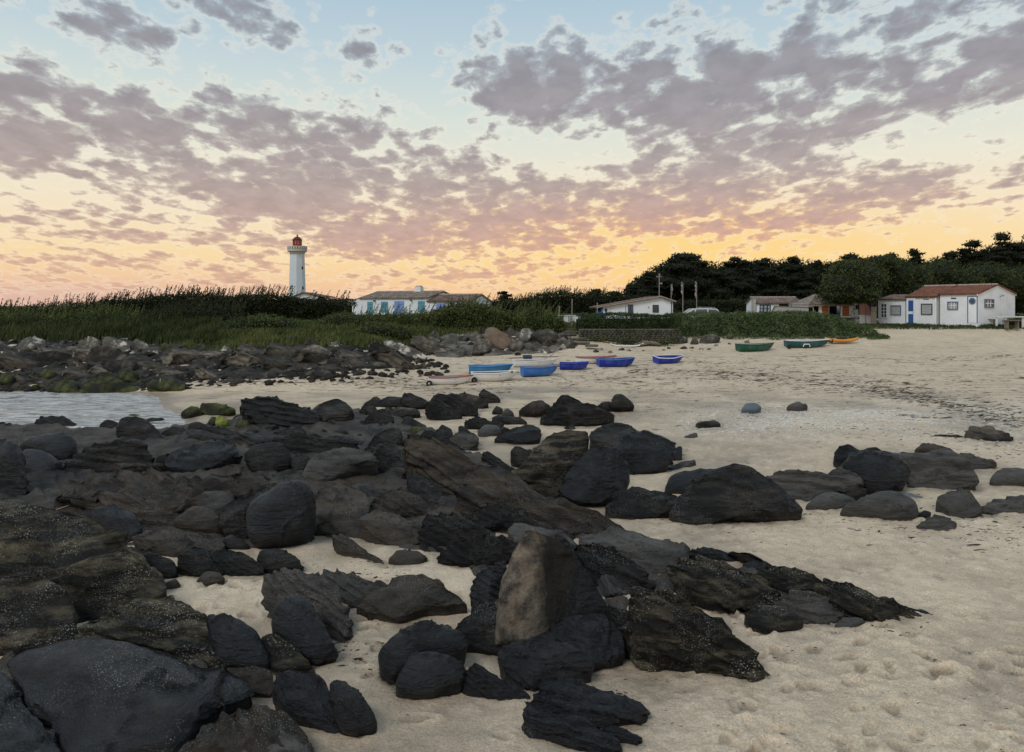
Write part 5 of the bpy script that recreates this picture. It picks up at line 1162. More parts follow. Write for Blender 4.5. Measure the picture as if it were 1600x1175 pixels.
def gable_block(b, x0, x1, y0, y1, ze, zr, wm, rm, zlow=-.5, oh=.15, ohx=.12, ridge=True, wname='wall'):
    ym = (y0 + y1) / 2; root = b.root
    mb = MB(); mb.prism([(y0, zlow), (y1, zlow), (y1, ze), (ym, zr), (y0, ze)], x0, x1, 'x'); w = mb.build(wname, wm, root)
    sl_ = (zr - ze) / (ym - y0); k = .05
    rf = slope('roof', rm, (x0 - ohx, y0 - oh, ze - oh * sl_ + k), (x1 + ohx, y0 - oh, ze - oh * sl_ + k), (x0 - ohx, ym, zr + k), (x1 + ohx, ym, zr + k), root)
    slope('rear_slope', rm, (x0 - ohx, y1 + oh, ze - oh * sl_ + k), (x1 + ohx, y1 + oh, ze - oh * sl_ + k), (x0 - ohx, ym, zr + k), (x1 + ohx, ym, zr + k), rf)
    if ridge:
        mr_ = MB(); n = int((x1 - x0) / .4)
        for i in range(n):
            a = x0 - ohx + (x1 - x0 + 2 * ohx) * i / n; c = x0 - ohx + (x1 - x0 + 2 * ohx) * (i + .92) / n
            mr_.prism([(ym - .12, zr + k - .02), (ym - .07, zr + k + .1), (ym + .07, zr + k + .1), (ym + .12, zr + k - .02)], a, c, 'x')
        mr_.build('ridge_tiles', m_mortar, rf)
    return w, rf
def barge(b, x, y0, y1, ze, zr, m, name='bargeboard', oh=.15):
    ym = (y0 + y1) / 2; s_ = (zr - ze) / (ym - y0); mb = MB()
    mb.prism([(y0 - oh, ze - oh * s_ - .1), (y0 - oh, ze - oh * s_ + .06), (ym, zr + .06), (ym, zr - .1)], x + .005, x + .05, 'x')
    mb.prism([(y1 + oh, ze - oh * s_ - .1), (ym, zr - .1), (ym, zr + .06), (y1 + oh, ze - oh * s_ + .06)], x + .006, x + .051, 'x')
    return mb.build(name, m, b.root)

# ------------------------------------------------------------------ blue shuttered house
D0 = 76.9; b = Bld('farmhouse', 'long white house with light blue shutters and tiled roofs near the lighthouse', 'house', 539, D0, -20, 3.2)
xA, xB, xC = b.S(563), b.S(669), b.S(737)
dm = b.dist(xB, 0)
# main block
ze = b.Z(466, (xA + xB) / 2); zr = ze + 1.0
W1 = 7.
gable_block(b, xA, xB, 0, W1, ze, H - (456.2 - HV) / F * (b.dist(8, W1 / 2)) - 3.2, m_white, m_tile)
# right wing, slightly proud
z2e = b.Z(471, (xB + xC) / 2); z2r = H - (461 - HV) / F * b.dist((xB + xC) / 2, 2.45) - 3.2
gable_block(b, xB + .005, xC, -.12, 4.9, z2e, z2r, m_white, m_tileD, wname='wing_wall')
# lean-to at the left end
MB().prism([(b.S(539), -.5), (b.S(539), b.Z(472, 0)), (xA - .005, b.Z(466.3, xA)), (xA - .005, -.5)], .05, 5).build('side_wall', m_white, b.root)
MB().prism([(b.S(538), b.Z(471.8, 0)), (b.S(538), b.Z(470.8, 0)), (xA - .13, b.Z(465.4, xA)), (xA - .13, b.Z(466.2, xA))], -.02, 5.1).build('side_coping', m_mortar, b.root)
for (u0, u1, v0, v1, mt_) in ((541.5, 548.5, 478, 490, m_teal), (574, 583, 471.3, 491.5, m_teal), (595.3, 606.3, 471.2, 488, m_teal), (616.2, 631.6, 470.2, 493, m_blue2), (653, 664, 470.2, 487, m_teal)):
    a_, c_ = b.S(u0), b.S(u1); z0_, z1_ = b.Z(v1, (a_ + c_) / 2), b.Z(v0, (a_ + c_) / 2); nsh = 2; 
    for j in range(nsh):
        w_ = (c_ - a_) / nsh; s_ = b.box('shutter', mt_, a_ + w_ * j + .015, a_ + w_ * (j + 1) - .015, -.05, -.003, z0_, z1_)
        for zz_ in (.18, .82): b.box('batten', mt_, a_ + w_ * j + .03, a_ + w_ * (j + 1) - .03, -.075, -.052, z0_ + (z1_ - z0_) * zz_ - .05, z0_ + (z1_ - z0_) * zz_ + .05, s_)
for (u0, u1, v0, v1) in ((681.5, 695.5, 474, 487), (716, 726.5, 474, 484)):
    a_, c_ = b.S(u0, -.12), b.S(u1, -.12)
    for j in range(2):
        w_ = (c_ - a_) / 2; b.box('shutter', m_blue2, a_ + w_ * j + .015, a_ + w_ * (j + 1) - .015, -.17, -.123, b.Z(v1, a_), b.Z(v0, a_))
for u_, v_ in ((586, 470), (643, 469), (705.5, 473.5)): b.front('wall_lamp', m_navy, u_ - .9, u_ + .9, v_ - 1, v_ + 1.2, .12 if u_ > 700 else 0, .3)
y_a, y_b = b.SD(756, xC), b.SD(760, xC)
b.frame_window(y_a, y_b, b.Z(482, xC, y_a), b.Z(475.5, xC, y_a), m_blue2, m_glass, 2, 1, .06, side=xC)
barge(b, xC, -.12, 4.9, z2e, z2r, m_white)
xc0, xc1 = b.S(650, W1 / 2), b.S(659.3, W1 / 2); zt = H - (448 - HV) / F * b.dist(xc0, W1 / 2) - 3.2
b.box('chimney', m_white, xc0, xc1, W1 / 2 - .35, W1 / 2 + .35, zt - 1.6, zt); b.box('chimney_cap', m_mortar, xc0 + .08, xc1 - .08, W1 / 2 - .25, W1 / 2 + .25, zt, zt + .1)

# ------------------------------------------------------------------ lighthouse and keeper's houses
LD = 250.; lx = (464.5 - 800) / F * LD; zL = lambda v: H + (HV - v) / F * LD - 3
root = empty('lighthouse', (lx, LD, 3), R(-12)); tag(root, 'white lighthouse with a red lantern behind the left hedge', 'lighthouse')
k = LD / F
MB().lathe([(14.2 * k, -1), (13.1 * k, zL(470)), (10.9 * k, zL(397))], 8, flat=.5).build('tower', m_cream, root)
MB().lathe([(10.9 * k, zL(397)), (11.6 * k, zL(396)), (11.8 * k, zL(394.5)), (14.9 * k, zL(392.8)), (14.9 * k, zL(391.2))], 24).build('corbel', m_balc, root)
gal = MB().lathe([(14.9 * k, zL(391.2) + .01), (14.9 * k, zL(389.5)), (14.2 * k, zL(389.5)), (14.2 * k, zL(391)), (.1, zL(391))], 24).build('gallery', m_balc, root)
mbp = MB().lathe([(15. * k, zL(386.2)), (15. * k, zL(384.9)), (14.1 * k, zL(384.9)), (14.1 * k, zL(386.2)), (15. * k, zL(386.2))], 24); mbp.build('parapet_rail', m_balc, root)
for i in range(24):
    a = 2 * math.pi * (i + .5) / 24; mb = MB(); c_, s_ = math.cos(a), math.sin(a); r = 14.55 * k; w_ = .28
    mb.box(-.15, .15, -w_, w_, zL(389.5), zL(386.2)); o = mb.build('baluster', m_balc, root); o.location = (c_ * r, s_ * r, 0); o.rotation_euler = (0, 0, a)
MB().lathe([(6.6 * k, zL(391) + .01), (6.6 * k, zL(383.5)), (7.0 * k, zL(383.3)), (7.0 * k, zL(382.6))], 16).build('lantern_base', m_red, root)
lan = MB().lathe([(6.2 * k, zL(382.6)), (6.2 * k, zL(375.6))], 10).build('lantern_glass', pmat('lantern_glazing', (.30, .10, .10), .1, .1, spec=.8), root)
for i in range(10):
    a = 2 * math.pi * i / 10; MB().tube([(math.cos(a) * 6.5 * k, math.sin(a) * 6.5 * k, zL(382.6)), (math.cos(a) * 6.5 * k, math.sin(a) * 6.5 * k, zL(375.4))], .13, 6).build('lantern_post', m_red, root)
MB().lathe([(2.2 * k, zL(382)), (2.4 * k, zL(380)), (2.2 * k, zL(377))], 10).build('lamp_lens', m_darkroom, lan)
MB().lathe([(7.6 * k, zL(375.4)), (7.8 * k, zL(374.6)), (6.6 * k, zL(373.8)), (5.0 * k, zL(371.6)), (2.6 * k, zL(370)), (1.0 * k, zL(369.4)), (.9 * k, zL(368.6)), (1.4 * k, zL(368)), (.9 * k, zL(367.3)), (.1, zL(366.8)), (.03, zL(365.5))], 20).build('dome', m_dred, root, smooth=False)
for v_ in (419, 450): 
    rr = (10.9 + (v_ - 397) / 73 * 2.2) * k; a = R(-20); o = MB().box(-.25, .12, -.28, .28, zL(v_ + 2.2), zL(v_ - 2.2)).build('slit_window', m_darkroom, root); o.location = (math.cos(a) * rr * .955, math.sin(a) * rr * .955, 0); o.rotation_euler = (0, 0, a)
b = Bld('keepers_house', 'brown roofed keeper house half hidden behind the hedge at the lighthouse foot', 'house', 455, 150, 0, 3.2)
x1 = b.S(497); yy = 150 / F
zt = H + (478 - 458.4) * yy - 3.2; zb_ = H + (478 - 465) * yy - 3.2
MB().prism([(0, -.5), (0, zb_), (b.S(474.5), zt), (x1, zb_ + .2), (x1, -.5)], 0, 6).build('wall', m_white, b.root)
MB().prism([(-.6, zb_ - .25), (-.6, zb_ - .05), (b.S(474.5), zt + .3), (b.S(512), zb_ + .25), (b.S(512), zb_), (b.S(474.5), zt + .05)], -.4, 6.4).build('roof', m_tileD, b.root)
MB().box(x1 + .01, b.S(540), 1, 6, -.5, H + (478 - 467.8) * yy - 3.2).build('annexe_wall', m_tileD, b.root)
MB().prism([(x1 + .3, H + (478 - 466.8) * yy - 3.2), (x1 + .3, H + (478 - 465.6) * yy - 3.2), (b.S(541), H + (478 - 466.2) * yy - 3.2), (b.S(541), H + (478 - 467.8) * yy - 3.2)], .9, 6.2).build('annexe_roof', m_tileD, b.root)

# ------------------------------------------------------------------ low white shack with long lean roof
b = Bld('beach_shack', 'low white shack with a long lean roof behind the clipped hedge', 'house', 933, 66, 0, 2.6)
z = lambda v: b.Z(v, 0); g = lambda u: b.S(u)
MB().prism([(g(942.5), -.3), (g(942.5), z(479.2)), (g(1031.5), z(464)), (g(1051.5), z(470.8)), (g(1051.5), -.3)], 0, 5.5).build('gable_wall', m_whitep, b.root)
def roofstrip(nm, pts, y0, y1, m): return MB().prism(pts, y0, y1).build(nm, m, b.root)
rf = slope('roof', m_tileD, (g(931.5), 5.9, z(480.4)), (g(931.5), -.25, z(480.4)), (g(1031.5), 5.9, z(462.9)), (g(1031.5), -.25, z(462.9)), b.root)
slope('right_slope', m_tileD, (g(1055), 5.9, z(471)), (g(1055), -.25, z(471)), (g(1031.5), 5.9, z(462.9)), (g(1031.5), -.25, z(462.9)), rf)
MB().prism([(g(931.5), z(481.2)), (g(931.5), z(480)), (g(1031.5), z(462.2)), (g(1031.5), z(463.8))], -.29, -.252).build('bargeboard', m_mortar, b.root)
MB().prism([(g(1031.6), z(463.8)), (g(1031.6), z(462.2)), (g(1055.5), z(470.4)), (g(1055.5), z(472))], -.291, -.253).build('bargeboard', m_mortar, b.root)
b.box('corner_post', m_navy, g(1048.6), g(1049.8), -.06, -.004, -.3, z(471.5)); b.box('porch_post', m_trim, g(932.5), g(933.8), -.1, .0, -.3, z(480.8)); b.box('recess_wall', m_navy, g(933), g(942.4), 1.5, 1.6, -.3, z(481.5))
b.box('blue_locker', m_door, g(934), g(941.5), -.4, .6, -.2, z(487))
b.frame_window(g(1021.3), g(1027.2), z(486.2), z(478), m_navy, m_glass, 2, 2, .1)
for (a_, c_) in ((981, 985), (985.2, 989.3)): b.front('glazed_door', m_navy, a_, c_, 475.8, 492, .003, .05)
b.front('door_glass', m_glass, 982, 984, 477, 490, .052, .06); b.front('door_glass', m_glass, 986.2, 988.4, 477, 490, .052, .06)
b.front('drainpipe', m_pole, 977, 977.8, 478, 492.5, .003, .06); b.front('wreath', m_navy, 945, 948.5, 482, 487, .003, .05); b.front('wall_lamp', m_metal, 1012.5, 1014, 478.5, 480, .003, .1)
# aerial
x, D, z0 = at(1031, 462.5, 66.3); r_ = empty('roof_aerial', (x, D + .3, z0)); tag(r_, 'tall aerial mast on the ridge of the low white shack', 'aerial')
MB().tube([(0, 0, -.2), (0, 0, 1.9)], .035, 6).build('mast', m_pole, r_); MB().tube([(-.28, 0, 1.78), (.25, 0, 1.74)], .03, 5).tube([(0, 0, 1.7), (.02, 0, 2.05)], .04, 5).tube([(-.2, .1, 1.62), (.12, -.1, 1.95)], .022, 5).build('crossbar', m_pole, r_); MB().box(.02, .28, -.02, .02, 1.08, 1.2).build('side_bracket', m_pole, r_)
def flagpole(u, v0, v1, D, label, rags):
    x, y, z0 = at(u, v1, D); z1 = H - (v0 - HV) / F * D; zb = min(z0, 2.5); r_ = empty('flagpole', (x, y, zb)); tag(r_, label, 'flagpole', 'flagpoles')
    MB().tube([(0, 0, 0), (0, 0, z1 - zb)], [.035, .025], 7).build('pole', m_pole, r_)
    for i, (a, h_, sd) in enumerate(rags):
        zt = z1 - zb - a; n = 7; vs = []
        for j in range(n):
            t = j / (n - 1); w_ = .04 + .07 * math.sin(t * 3.1) + .03 * math.sin(j * 2.3)
            for q in (0, .5, 1): vs.append((sd * (.04 + w_ * q) + .03 * math.sin(j * 1.9 + q * 3), .05 * math.sin(q * 5 + j), zt - h_ * t - sd * .0 + q * .10 * (1 - t)))
        fs = [(j * 3 + q, j * 3 + q + 1, j * 3 + q + 4, j * 3 + q + 3) for j in range(n - 1) for q in (0, 1)]
        o = MB().add(vs, fs).build('flag', m_flag, r_, smooth=True); m = o.modifiers.new('s', 'SOLIDIFY'); m.thickness = .02
flagpole(1048.7, 444, 492, 70, 'leftmost flagpole, just behind the right end of the low white shack', [(.02, 1.0, 1)])
flagpole(1067, 442, 493, 63, 'middle flagpole at the nose of the white car', [(.0, .4, -1), (.42, .6, -1)])
flagpole(1088.5, 440.5, 493, 66, 'rightmost flagpole rising behind the white car roof', [(.05, .55, -1), (.6, .9, -1)])

# ------------------------------------------------------------------ cars
def car(u0, u1, vroof, D, label, lng=4.5, hgt=1.5, flip=False):
    """cabin of the car spans u0..u1 at roof height vroof"""
    uc = (u0 + u1) / 2; x = (uc - 800) / F * D; zt = H - (vroof - HV) / F * D; s = (u1 - u0) / F * D / 3.0
    r_ = empty('parked_car', (x, D, zt - hgt * s), 0 if not flip else math.pi); tag(r_, label, 'car'); r_.scale = (s, s, s)
    body = [(-2.9, .35), (1.75, .35), (1.8, .85), (1.62, .98), (-1.5, .98), (-2.6, .86), (-2.95, .65)]
    MB().prism(body, -.85, .85).build('body', m_carp, r_, bevel=.06)
    cab = [(-1.55, .97), (-.75, 1.46), (.6, 1.5), (1.3, 1.44), (1.66, .97)]
    o = MB().prism(cab, -.72, .72).build('cabin', m_carp, r_, bevel=.05)
    for w in ([(-1.28, 1.0), (-.68, 1.38), (-.62, 1.38), (-.62, 1.0)], [(-.5, 1.0), (-.5, 1.4), (.42, 1.41), (.42, 1.0)], [(.55, 1.0), (.55, 1.4), (1.2, 1.37), (1.48, 1.0)]):
        MB().prism(w, -.735, -.722).build('side_window', m_carg, r_)
    MB().prism([(-1.50, 1.01), (-.80, 1.43), (-.82, 1.45), (-1.53, 1.03)], -.62, .62).build('windscreen', m_carg, r_)
    for y in (-.55, .55): MB().tube([(-.2, y, 1.49), (0, y, 1.58), (1.05, y, 1.56), (1.2, y, 1.46)], .025, 6).build('roof_rail', m_metal, r_)
    for xx in (-2.1, 1.05):
        for y in (-.87, .67):
            t = MB(); n = 18; t.add([(xx + .33 * math.cos(6.283 * i / n), y + q, .33 + .33 * math.sin(6.283 * i / n)) for q in (0, .2) for i in range(n)], [tuple(range(n)), tuple(range(2 * n - 1, n - 1, -1))] + [(i, (i + 1) % n, (i + 1) % n + n, i + n) for i in range(n)])
            w_ = t.build('wheel', m_black, r_); MB().add([(xx + .2 * math.cos(6.283 * i / n), y - .005, .33 + .2 * math.sin(6.283 * i / n)) for i in range(n)], [tuple(range(n))]).build('rim', m_metal, w_)
    MB().box(-2.93, -2.8, -.7, -.45, .62, .76).build('headlight', m_plastic, r_); MB().box(-2.93, -2.8, .45, .7, .62, .76).build('headlight', m_plastic, r_)
    return r_
car(1066, 1121, 481.5, 62, 'white estate car with roof rails parked behind the ivy bank')
car(1244, 1272, 483, 68, 'small pale car mostly hidden in front of the garage, only its roof showing')

# ------------------------------------------------------------------ tiled cottage, garage
b = Bld('tiled_cottage', 'low white cottage with a long tiled roof left of the garage', 'house', 1182, 74, -6, 2.6)
xe = b.S(1252); ze = b.Z(474, 2); zr = H + (478 - 465.4) / F * b.dist(4, 2.4) - 2.6
gable_block(b, 0, xe, 0, 4.8, ze, zr, m_white, m_tileD)
barge(b, xe, 0, 4.8, ze, zr, m_mortar)
MB().box(b.S(1176.4), b.S(1181.2), -.1, .7, -.3, b.Z(466.5, 0)).build('chimney', m_canvas, b.root); MB().box(b.S(1176), b.S(1181.6), -.14, .74, b.Z(466.5, 0), b.Z(465.4, 0)).build('chimney_cap', m_mortar, b.root)
for (a_, c_) in ((1188, 1191.6), (1193.5, 1197.6), (1199.4, 1202.6)): b.frame_window(b.S(a_), b.S(c_), b.Z(487, 1), b.Z(477, 1), m_navy, m_curtain, 1, 2, .08)
b.front('doorway', m_darkroom, 1217, 1233, 474.8, 490, .003, .02); b.front('window_shutter', m_canvas, 1234, 1240, 475.5, 482, .003, .05); b.frame_window(b.S(1242), b.S(1249), b.Z(487, 3), b.Z(476, 3), m_navy, m_glass, 2, 1, .05)
x, y, zz_ = at(1206, 492, 66); r_ = empty('canvas_windbreak', (x, y, 2.4)); tag(r_, 'pale canvas windbreak in front of the tiled cottage', 'windbreak')
q = lambda u, v: ((u - 1206) / F * 66, H - (v - HV) / F * 66 - 2.4)
MB().prism([q(1203, 492.5), q(1210.5, 478.5), q(1249, 480), q(1270, 480.5), q(1270, 492.5)], 0, .04).build('canvas', m_canvas, r_)
MB().tube([(q(1203, 491)[0], -.03, q(1203, 491)[1]), (q(1210.5, 478)[0], -.03, q(1210.5, 478)[1])], .05, 6).build('slanted_pole', m_wood, r_); MB().tube([(q(1209, 478.3)[0], -.03, q(1209, 478.3)[1]), (q(1271, 480.5)[0], -.03, q(1271, 480.5)[1])], .03, 6).build('top_rail', m_wood, r_)
b = Bld('garage', 'white garage with orange shutters under the overhanging round tree', 'garage', 1262, 66, 0, 2.4)
z = lambda v: b.Z(v, 0); g = b.S
xl, xr, xp = g(1263.5), g(1327), g(1294)
# walls with openings: piers and lintel
def seg(a_, c_, v0, v1, nm='wall'): b.box(nm, m_white, g(a_), g(c_), 0, .2, z(v1), z(v0))
seg(1263.5, 1341, 474.2, 477.4, 'lintel_wall'); seg(1263.5, 1271.5, 477.45, 496, 'pier'); seg(1280, 1295.8, 477.45, 496, 'pier'); seg(1314, 1341, 477.45, 496, 'pier')
b.box('back_wall', m_darkroom, g(1263.5), g(1341), 4, 4.1, -.3, z(474.3)); b.box('side_wall', m_white, g(1263.5), g(1263.5) + .15, .21, 3.99, -.3, z(474.3)); b.box('side_wall', m_white, g(1341) - .15, g(1341), .21, 3.99, -.3, z(474.3)); b.box('floor', m_darkroom, g(1264), g(1340.5), .21, 3.99, -.1, .02)
b.box('inner_shelf', m_wood, g(1299), g(1311), 2, 2.4, .7, .8); b.box('stored_box', m_canvas, g(1301), g(1304.5), 2.05, 2.35, .81, 1.2)
zE, zP = z(474.2), H + (478 - 459.8) / F * 68 - 2.4
rf = slope('roof', m_tile, (g(1261), -.35, zE - .12), (g(1332), -.35, zE - .12), (g(1289) + 0, 2.1, zP), (g(1302), 2.1, zP), b.root)
slope('rear_slope', m_tile, (g(1261), 4.5, zE - .1), (g(1332), 4.5, zE - .1), (g(1289), 2.1, zP), (g(1302), 2.1, zP), rf)
MB().add([(g(1261), -.35, zE - .1), (g(1261), 4.5, zE - .1), (g(1289), 2.1, zP)], [(0, 1, 2)]).build('left_hip', m_tile, rf); MB().add([(g(1332), -.35, zE - .1), (g(1332), 4.5, zE - .1), (g(1302), 2.1, zP)], [(0, 2, 1)]).build('right_hip', m_tile, rf)
mb = MB()
for i in range(26): a_ = g(1262 + i * 2.65); mb.box(a_, a_ + .07, -.36, -.2, zE - .24, zE - .14)
mb.build('eave_tile_ends', m_mortar, rf)['kind'] = 'stuff'
for (a_, c_, v0_, v1_) in ((1284.2, 1293.2, 477.3, 496), (1316.2, 1326.4, 476.6, 494)):
    s_ = b.front('shutter', m_orange, a_, c_, v0_, v1_, .01, .06)
    for vv in (480.5, 485, 489.5): b.front('crossbar', m_tileR, a_ + .6, c_ - .6, vv - .5, vv + .5, .062, .085, s_)
b.front('door_post', m_mortar, 1294, 1295.7, 477.6, 496, .01, .05); b.front('wall_basket', m_navy, 1337.2, 1341, 476, 483, .003, .2)
for (u_, v_) in ((1331, 486), (1334, 489), (1333, 482), (1328.8, 491)): b.front('hanging_tool', m_navy, u_, u_ + .7, v_, v_ + 3, .003, .06)
r_ = empty('board_screen', at(1343, 494, 64.5)); tag(r_, 'pinkish brown board screen between the garage and the tree trunk', 'screen'); k = 64.5 / F
MB().prism([(0, 1.6 * k), (0, 20 * k), (11 * k, 19.5 * k), (15 * k, 15 * k), (17 * k, 8 * k), (17.5 * k, 1.6 * k)], 0, .05).build('upper_panel', m_pink, r_)
MB().box(0, 17.5 * k, -.01, .04, -12 * k, 1.2 * k).build('lower_panel', m_canvas, r_); MB().box(9 * k, 9.8 * k, -.05, -.012, -12 * k, 19 * k).build('post', m_wood, r_)
r_ = empty('plank_gate', at(1361, 506, 64)); tag(r_, 'weathered plank gate left of the white beach shack', 'gate'); k = 64 / F
for i in range(4): MB().box((i * 2.2) * k, (i * 2.2 + 2.1) * k, 0, .04, 0, (26 + (i % 2)) * k).build('plank', m_wood, r_)
MB().box(0, 8.8 * k, -.04, -.002, 20 * k, 21.5 * k).build('rail', m_wood, r_)

# ------------------------------------------------------------------ the white beach shack on the right
b = Bld('beach_shack', 'white beach shack with red tiled roofs and a royal blue door', 'house', 1371.5, 67.3, -60, 2.42, 5.7)
W2 = 5.7; sA, sB, sB2, sC = b.S(1416.5), b.S(1463), b.S(1469), b.S(1528)
zEA, zRA = b.Z(468.3, sA / 2), b.Z(468.3, sA / 2) + .42
zEB = b.Z(464, (sA + sB) / 2); zRB = H + (478 - 447.5) / F * b.dist((sA + sB) / 2, W2 / 2) - b.zb
zEC = b.Z(459.6, (sB2 + sC) / 2); zRC = H + (478 - 446.2) / F * b.dist((sB2 + sC) / 2, W2 / 2) - b.zb
gable_block(b, 0.02, sA, .04, 4.4, zEA, zRA, m_white, m_tileD, ridge=False, ohx=.06, wname='left_wall')
gable_block(b, sA + .004, sB, .02, W2, zEB, zRB, m_white, m_tileR, ohx=.1, wname='middle_wall')
gable_block(b, sB2, sC, 0, W2, zEC, zRC, m_white, m_tileR, ohx=.1, wname='right_wall')
b.box('recess_wall', m_white, sB + .003, sB2 - .003, .25, W2 - .2, -.3, zEB - .1)
barge(b, sC, 0, W2, zEC, zRC, m_whitep)
# vertical boards on the two left sections
def boards(x0, x1, y, z0, z1, holes, w=.16):
    mb = MB(); n = int((x1 - x0) / w); w = (x1 - x0) / n
    for i in range(n):
        a_, c_ = x0 + i * w + .006, x0 + (i + 1) * w - .006; segs = [(z0, z1)]
        for (h0, h1, g0, g1) in holes:
            if c_ > h0 and a_ < h1: segs = [s_ for (p, q_) in segs for s_ in ((p, min(q_, g0)), (max(p, g1), q_)) if s_[1] - s_[0] > .03]
        for p, q_ in segs: mb.box(a_, c_, y - .02 - .004 * (i % 3), y - .002, p, q_)
    o = mb.build('board_cladding', m_whitep, b.root); o['kind'] = 'stuff'
fw = lambda u0, u1, v0, v1: (b.S(u0), b.S(u1), b.Z(v1, b.S((u0 + u1) / 2)), b.Z(v0, b.S((u0 + u1) / 2)))
w1 = fw(1377.5, 1385.5, 475, 495.5); w2 = fw(1393, 1407, 478, 491); w3 = fw(1440.5, 1456, 475.5, 490.5)
dr = fw(1418.5, 1429, 467.5, 509.5)
boards(.04, sA - .01, .04, -.25, zEA - .03, [w1, w2]); boards(dr[1] + .12, sB - .01, .02, -.25, zEB - .03, [w3])
b.frame_window(*w1, m_whitep, m_glass, 2, 4, .05, name='glazed_door', bar=m_whitep); b.frame_window(*w2, m_trim, m_curtain, 1, 1, .06); b.frame_window(*w3, m_navy, m_curtain, 1, 1, .06)
fr = MB(); y_ = .02
fr.box(dr[0] - .1, dr[0], -.07, y_ - .004, dr[2], dr[3] + .08).box(dr[1], dr[1] + .1, -.07, y_ - .004, dr[2], dr[3] + .08).box(dr[0], dr[1], -.07, y_ - .004, dr[3], dr[3] + .08).build('door_frame', m_whitep, b.root)
dm_ = (dr[2] + dr[3]) / 2
d_ = b.box('door', m_whitep, dr[0] + .004, dr[1] - .004, -.05, y_ - .006, dr[2], dr[3] - .004)
b.box('door_panel', m_door, dr[0] + .08, dr[1] - .08, -.065, -.052, dr[2] + .16, dm_ - .12, d_); b.box('door_panel', m_door, dr[0] + .08, dr[1] - .08, -.065, -.052, dm_ + .12, dr[3] - .1, d_); b.box('door_handle', m_metal, dr[1] - .12, dr[1] - .04, -.1, -.055, dm_ - .02, dm_ + .02, d_)
b.box('door_step', m_navy, dr[0] - .15, dr[1] + .15, -.35, -.08, dr[2] - .12, dr[2] - .02)
b.box('corner_board', m_trim, sA - .07, sA + .0, -.05, .01, -.2, zEA - .05); b.box('corner_board', m_whitep, sB - .1, sB + .03, -.06, .015, -.2, zEB - .05); b.box('drainpipe', m_pole, sB2 - .22, sB2 - .14, .1, .2, -.2, zEB - .1)
w4 = fw(1482, 1496, 472.5, 482.5); b.frame_window(*w4, m_trim, m_curtain, 3, 2, .07, bar=m_whitep)
d2 = fw(1513, 1526.5, 464, 504.5)
MB().box(d2[0] - .06, d2[0], -.05, -.003, d2[2], d2[3] + .06).box(d2[1], d2[1] + .06, -.05, -.003, d2[2], d2[3] + .06).box(d2[0], d2[1], -.05, -.003, d2[3], d2[3] + .06).build('door_frame', m_trim, b.root)
d_ = b.box('white_door', m_whitep, d2[0] + .01, d2[1] - .01, -.035, -.004, d2[2], d2[3] - .005)
xc = (d2[0] + d2[1]) / 2; zc = b.Z(470.5, xc); n = 20
ring = lambda r0, r1, m, y0, y1, nm: MB().add([(xc + r * math.cos(6.283 * i / n), y, zc + r * math.sin(6.283 * i / n)) for (r, y) in ((r0, y0), (r1, y0), (r1, y1), (r0, y1)) for i in range(n)], [(k_ * n + i, k_ * n + (i + 1) % n, ((k_ + 1) % 4) * n + (i + 1) % n, ((k_ + 1) % 4) * n + i) for k_ in range(4) for i in range(n)]).build(nm, m, d_)
ring(.16, .27, m_trim, -.07, -.036, 'porthole_ring'); ring(.001, .159, m_glass, -.05, -.037, 'porthole_glass')
for (uu_, vv_, ww_, hh_) in ((1490, 466, 5, .9), (1447, 467.5, 5, .5)): b.front('sign_board', m_navy, uu_ - ww_ / 1.2, uu_ + ww_ / 1.2, vv_ - hh_, vv_ + hh_, .003, .03)
y0_, y1_ = b.SD(1538.5, sC), b.SD(1551.5, sC); b.frame_window(y0_, y1_, b.Z(479.5, sC, y0_), b.Z(468.8, sC, y0_), m_trim, m_glass, 3, 2, .08, side=sC, bar=m_whitep)
yl = b.SD(1563.5, sC); zl = b.Z(462, sC, yl); MB().tube([(sC + .003, yl - .15, zl - .12), (sC + .2, yl - .12, zl + .05), (sC + .22, yl + .08, zl + .02), (sC + .1, yl + .1, zl - .08)], .03, 6).build('wall_lamp', m_trim, b.root)
b.box('base_strip', m_trim, sB2, sC - .01, -.04, -.003, -.12, -.02)
mb = MB(); mb.box(sC + .005, sC + .03, .1, W2 - .1, -.1, .02).build('skirting', m_trim, b.root)
# bench and railing by the gable
r_ = empty('white_railing', (*at(1556, 508, 59.5)[:2], 2.55)); tag(r_, 'white wooden railing bench in front of the shack gable', 'railing'); k = 59.5 / F
MB().box(-.3 * k, 44 * k, -.15, .15, 14.2 * k, 15.8 * k).build('top_board', m_plastic, r_)
for xx in (0, 14, 41): MB().box(xx * k, (xx + 2) * k, -.06, .06, -.1, 14.1 * k).build('leg', m_plastic, r_)
r_ = empty('garden_bench', (*at(1532, 508, 60.6)[:2], 2.6)); tag(r_, 'grey bench against the gable wall of the white beach shack', 'bench'); k = 60 / F
MB().box(0, 24 * k, -.1, .2, 9 * k, 10.2 * k).build('seat', m_wood, r_)
for xx in (1, 22): MB().box(xx * k, (xx + 1) * k, -.05, .15, -.1, 8.9 * k).build('leg', m_wood, r_)
r_ = empty('picnic_table', (*at(1570, 507, 58.6)[:2], 2.5)); tag(r_, 'dark low table below the white railing', 'table'); k = 58.6 / F
MB().box(0, 22 * k, -.3, .3, 10.5 * k, 11.6 * k).build('table_top', m_wood, r_)
for xx in (2, 18): MB().box(xx * k, (xx + 1.5) * k, -.2, .2, -.1, 10.4 * k).build('leg', m_wood, r_)

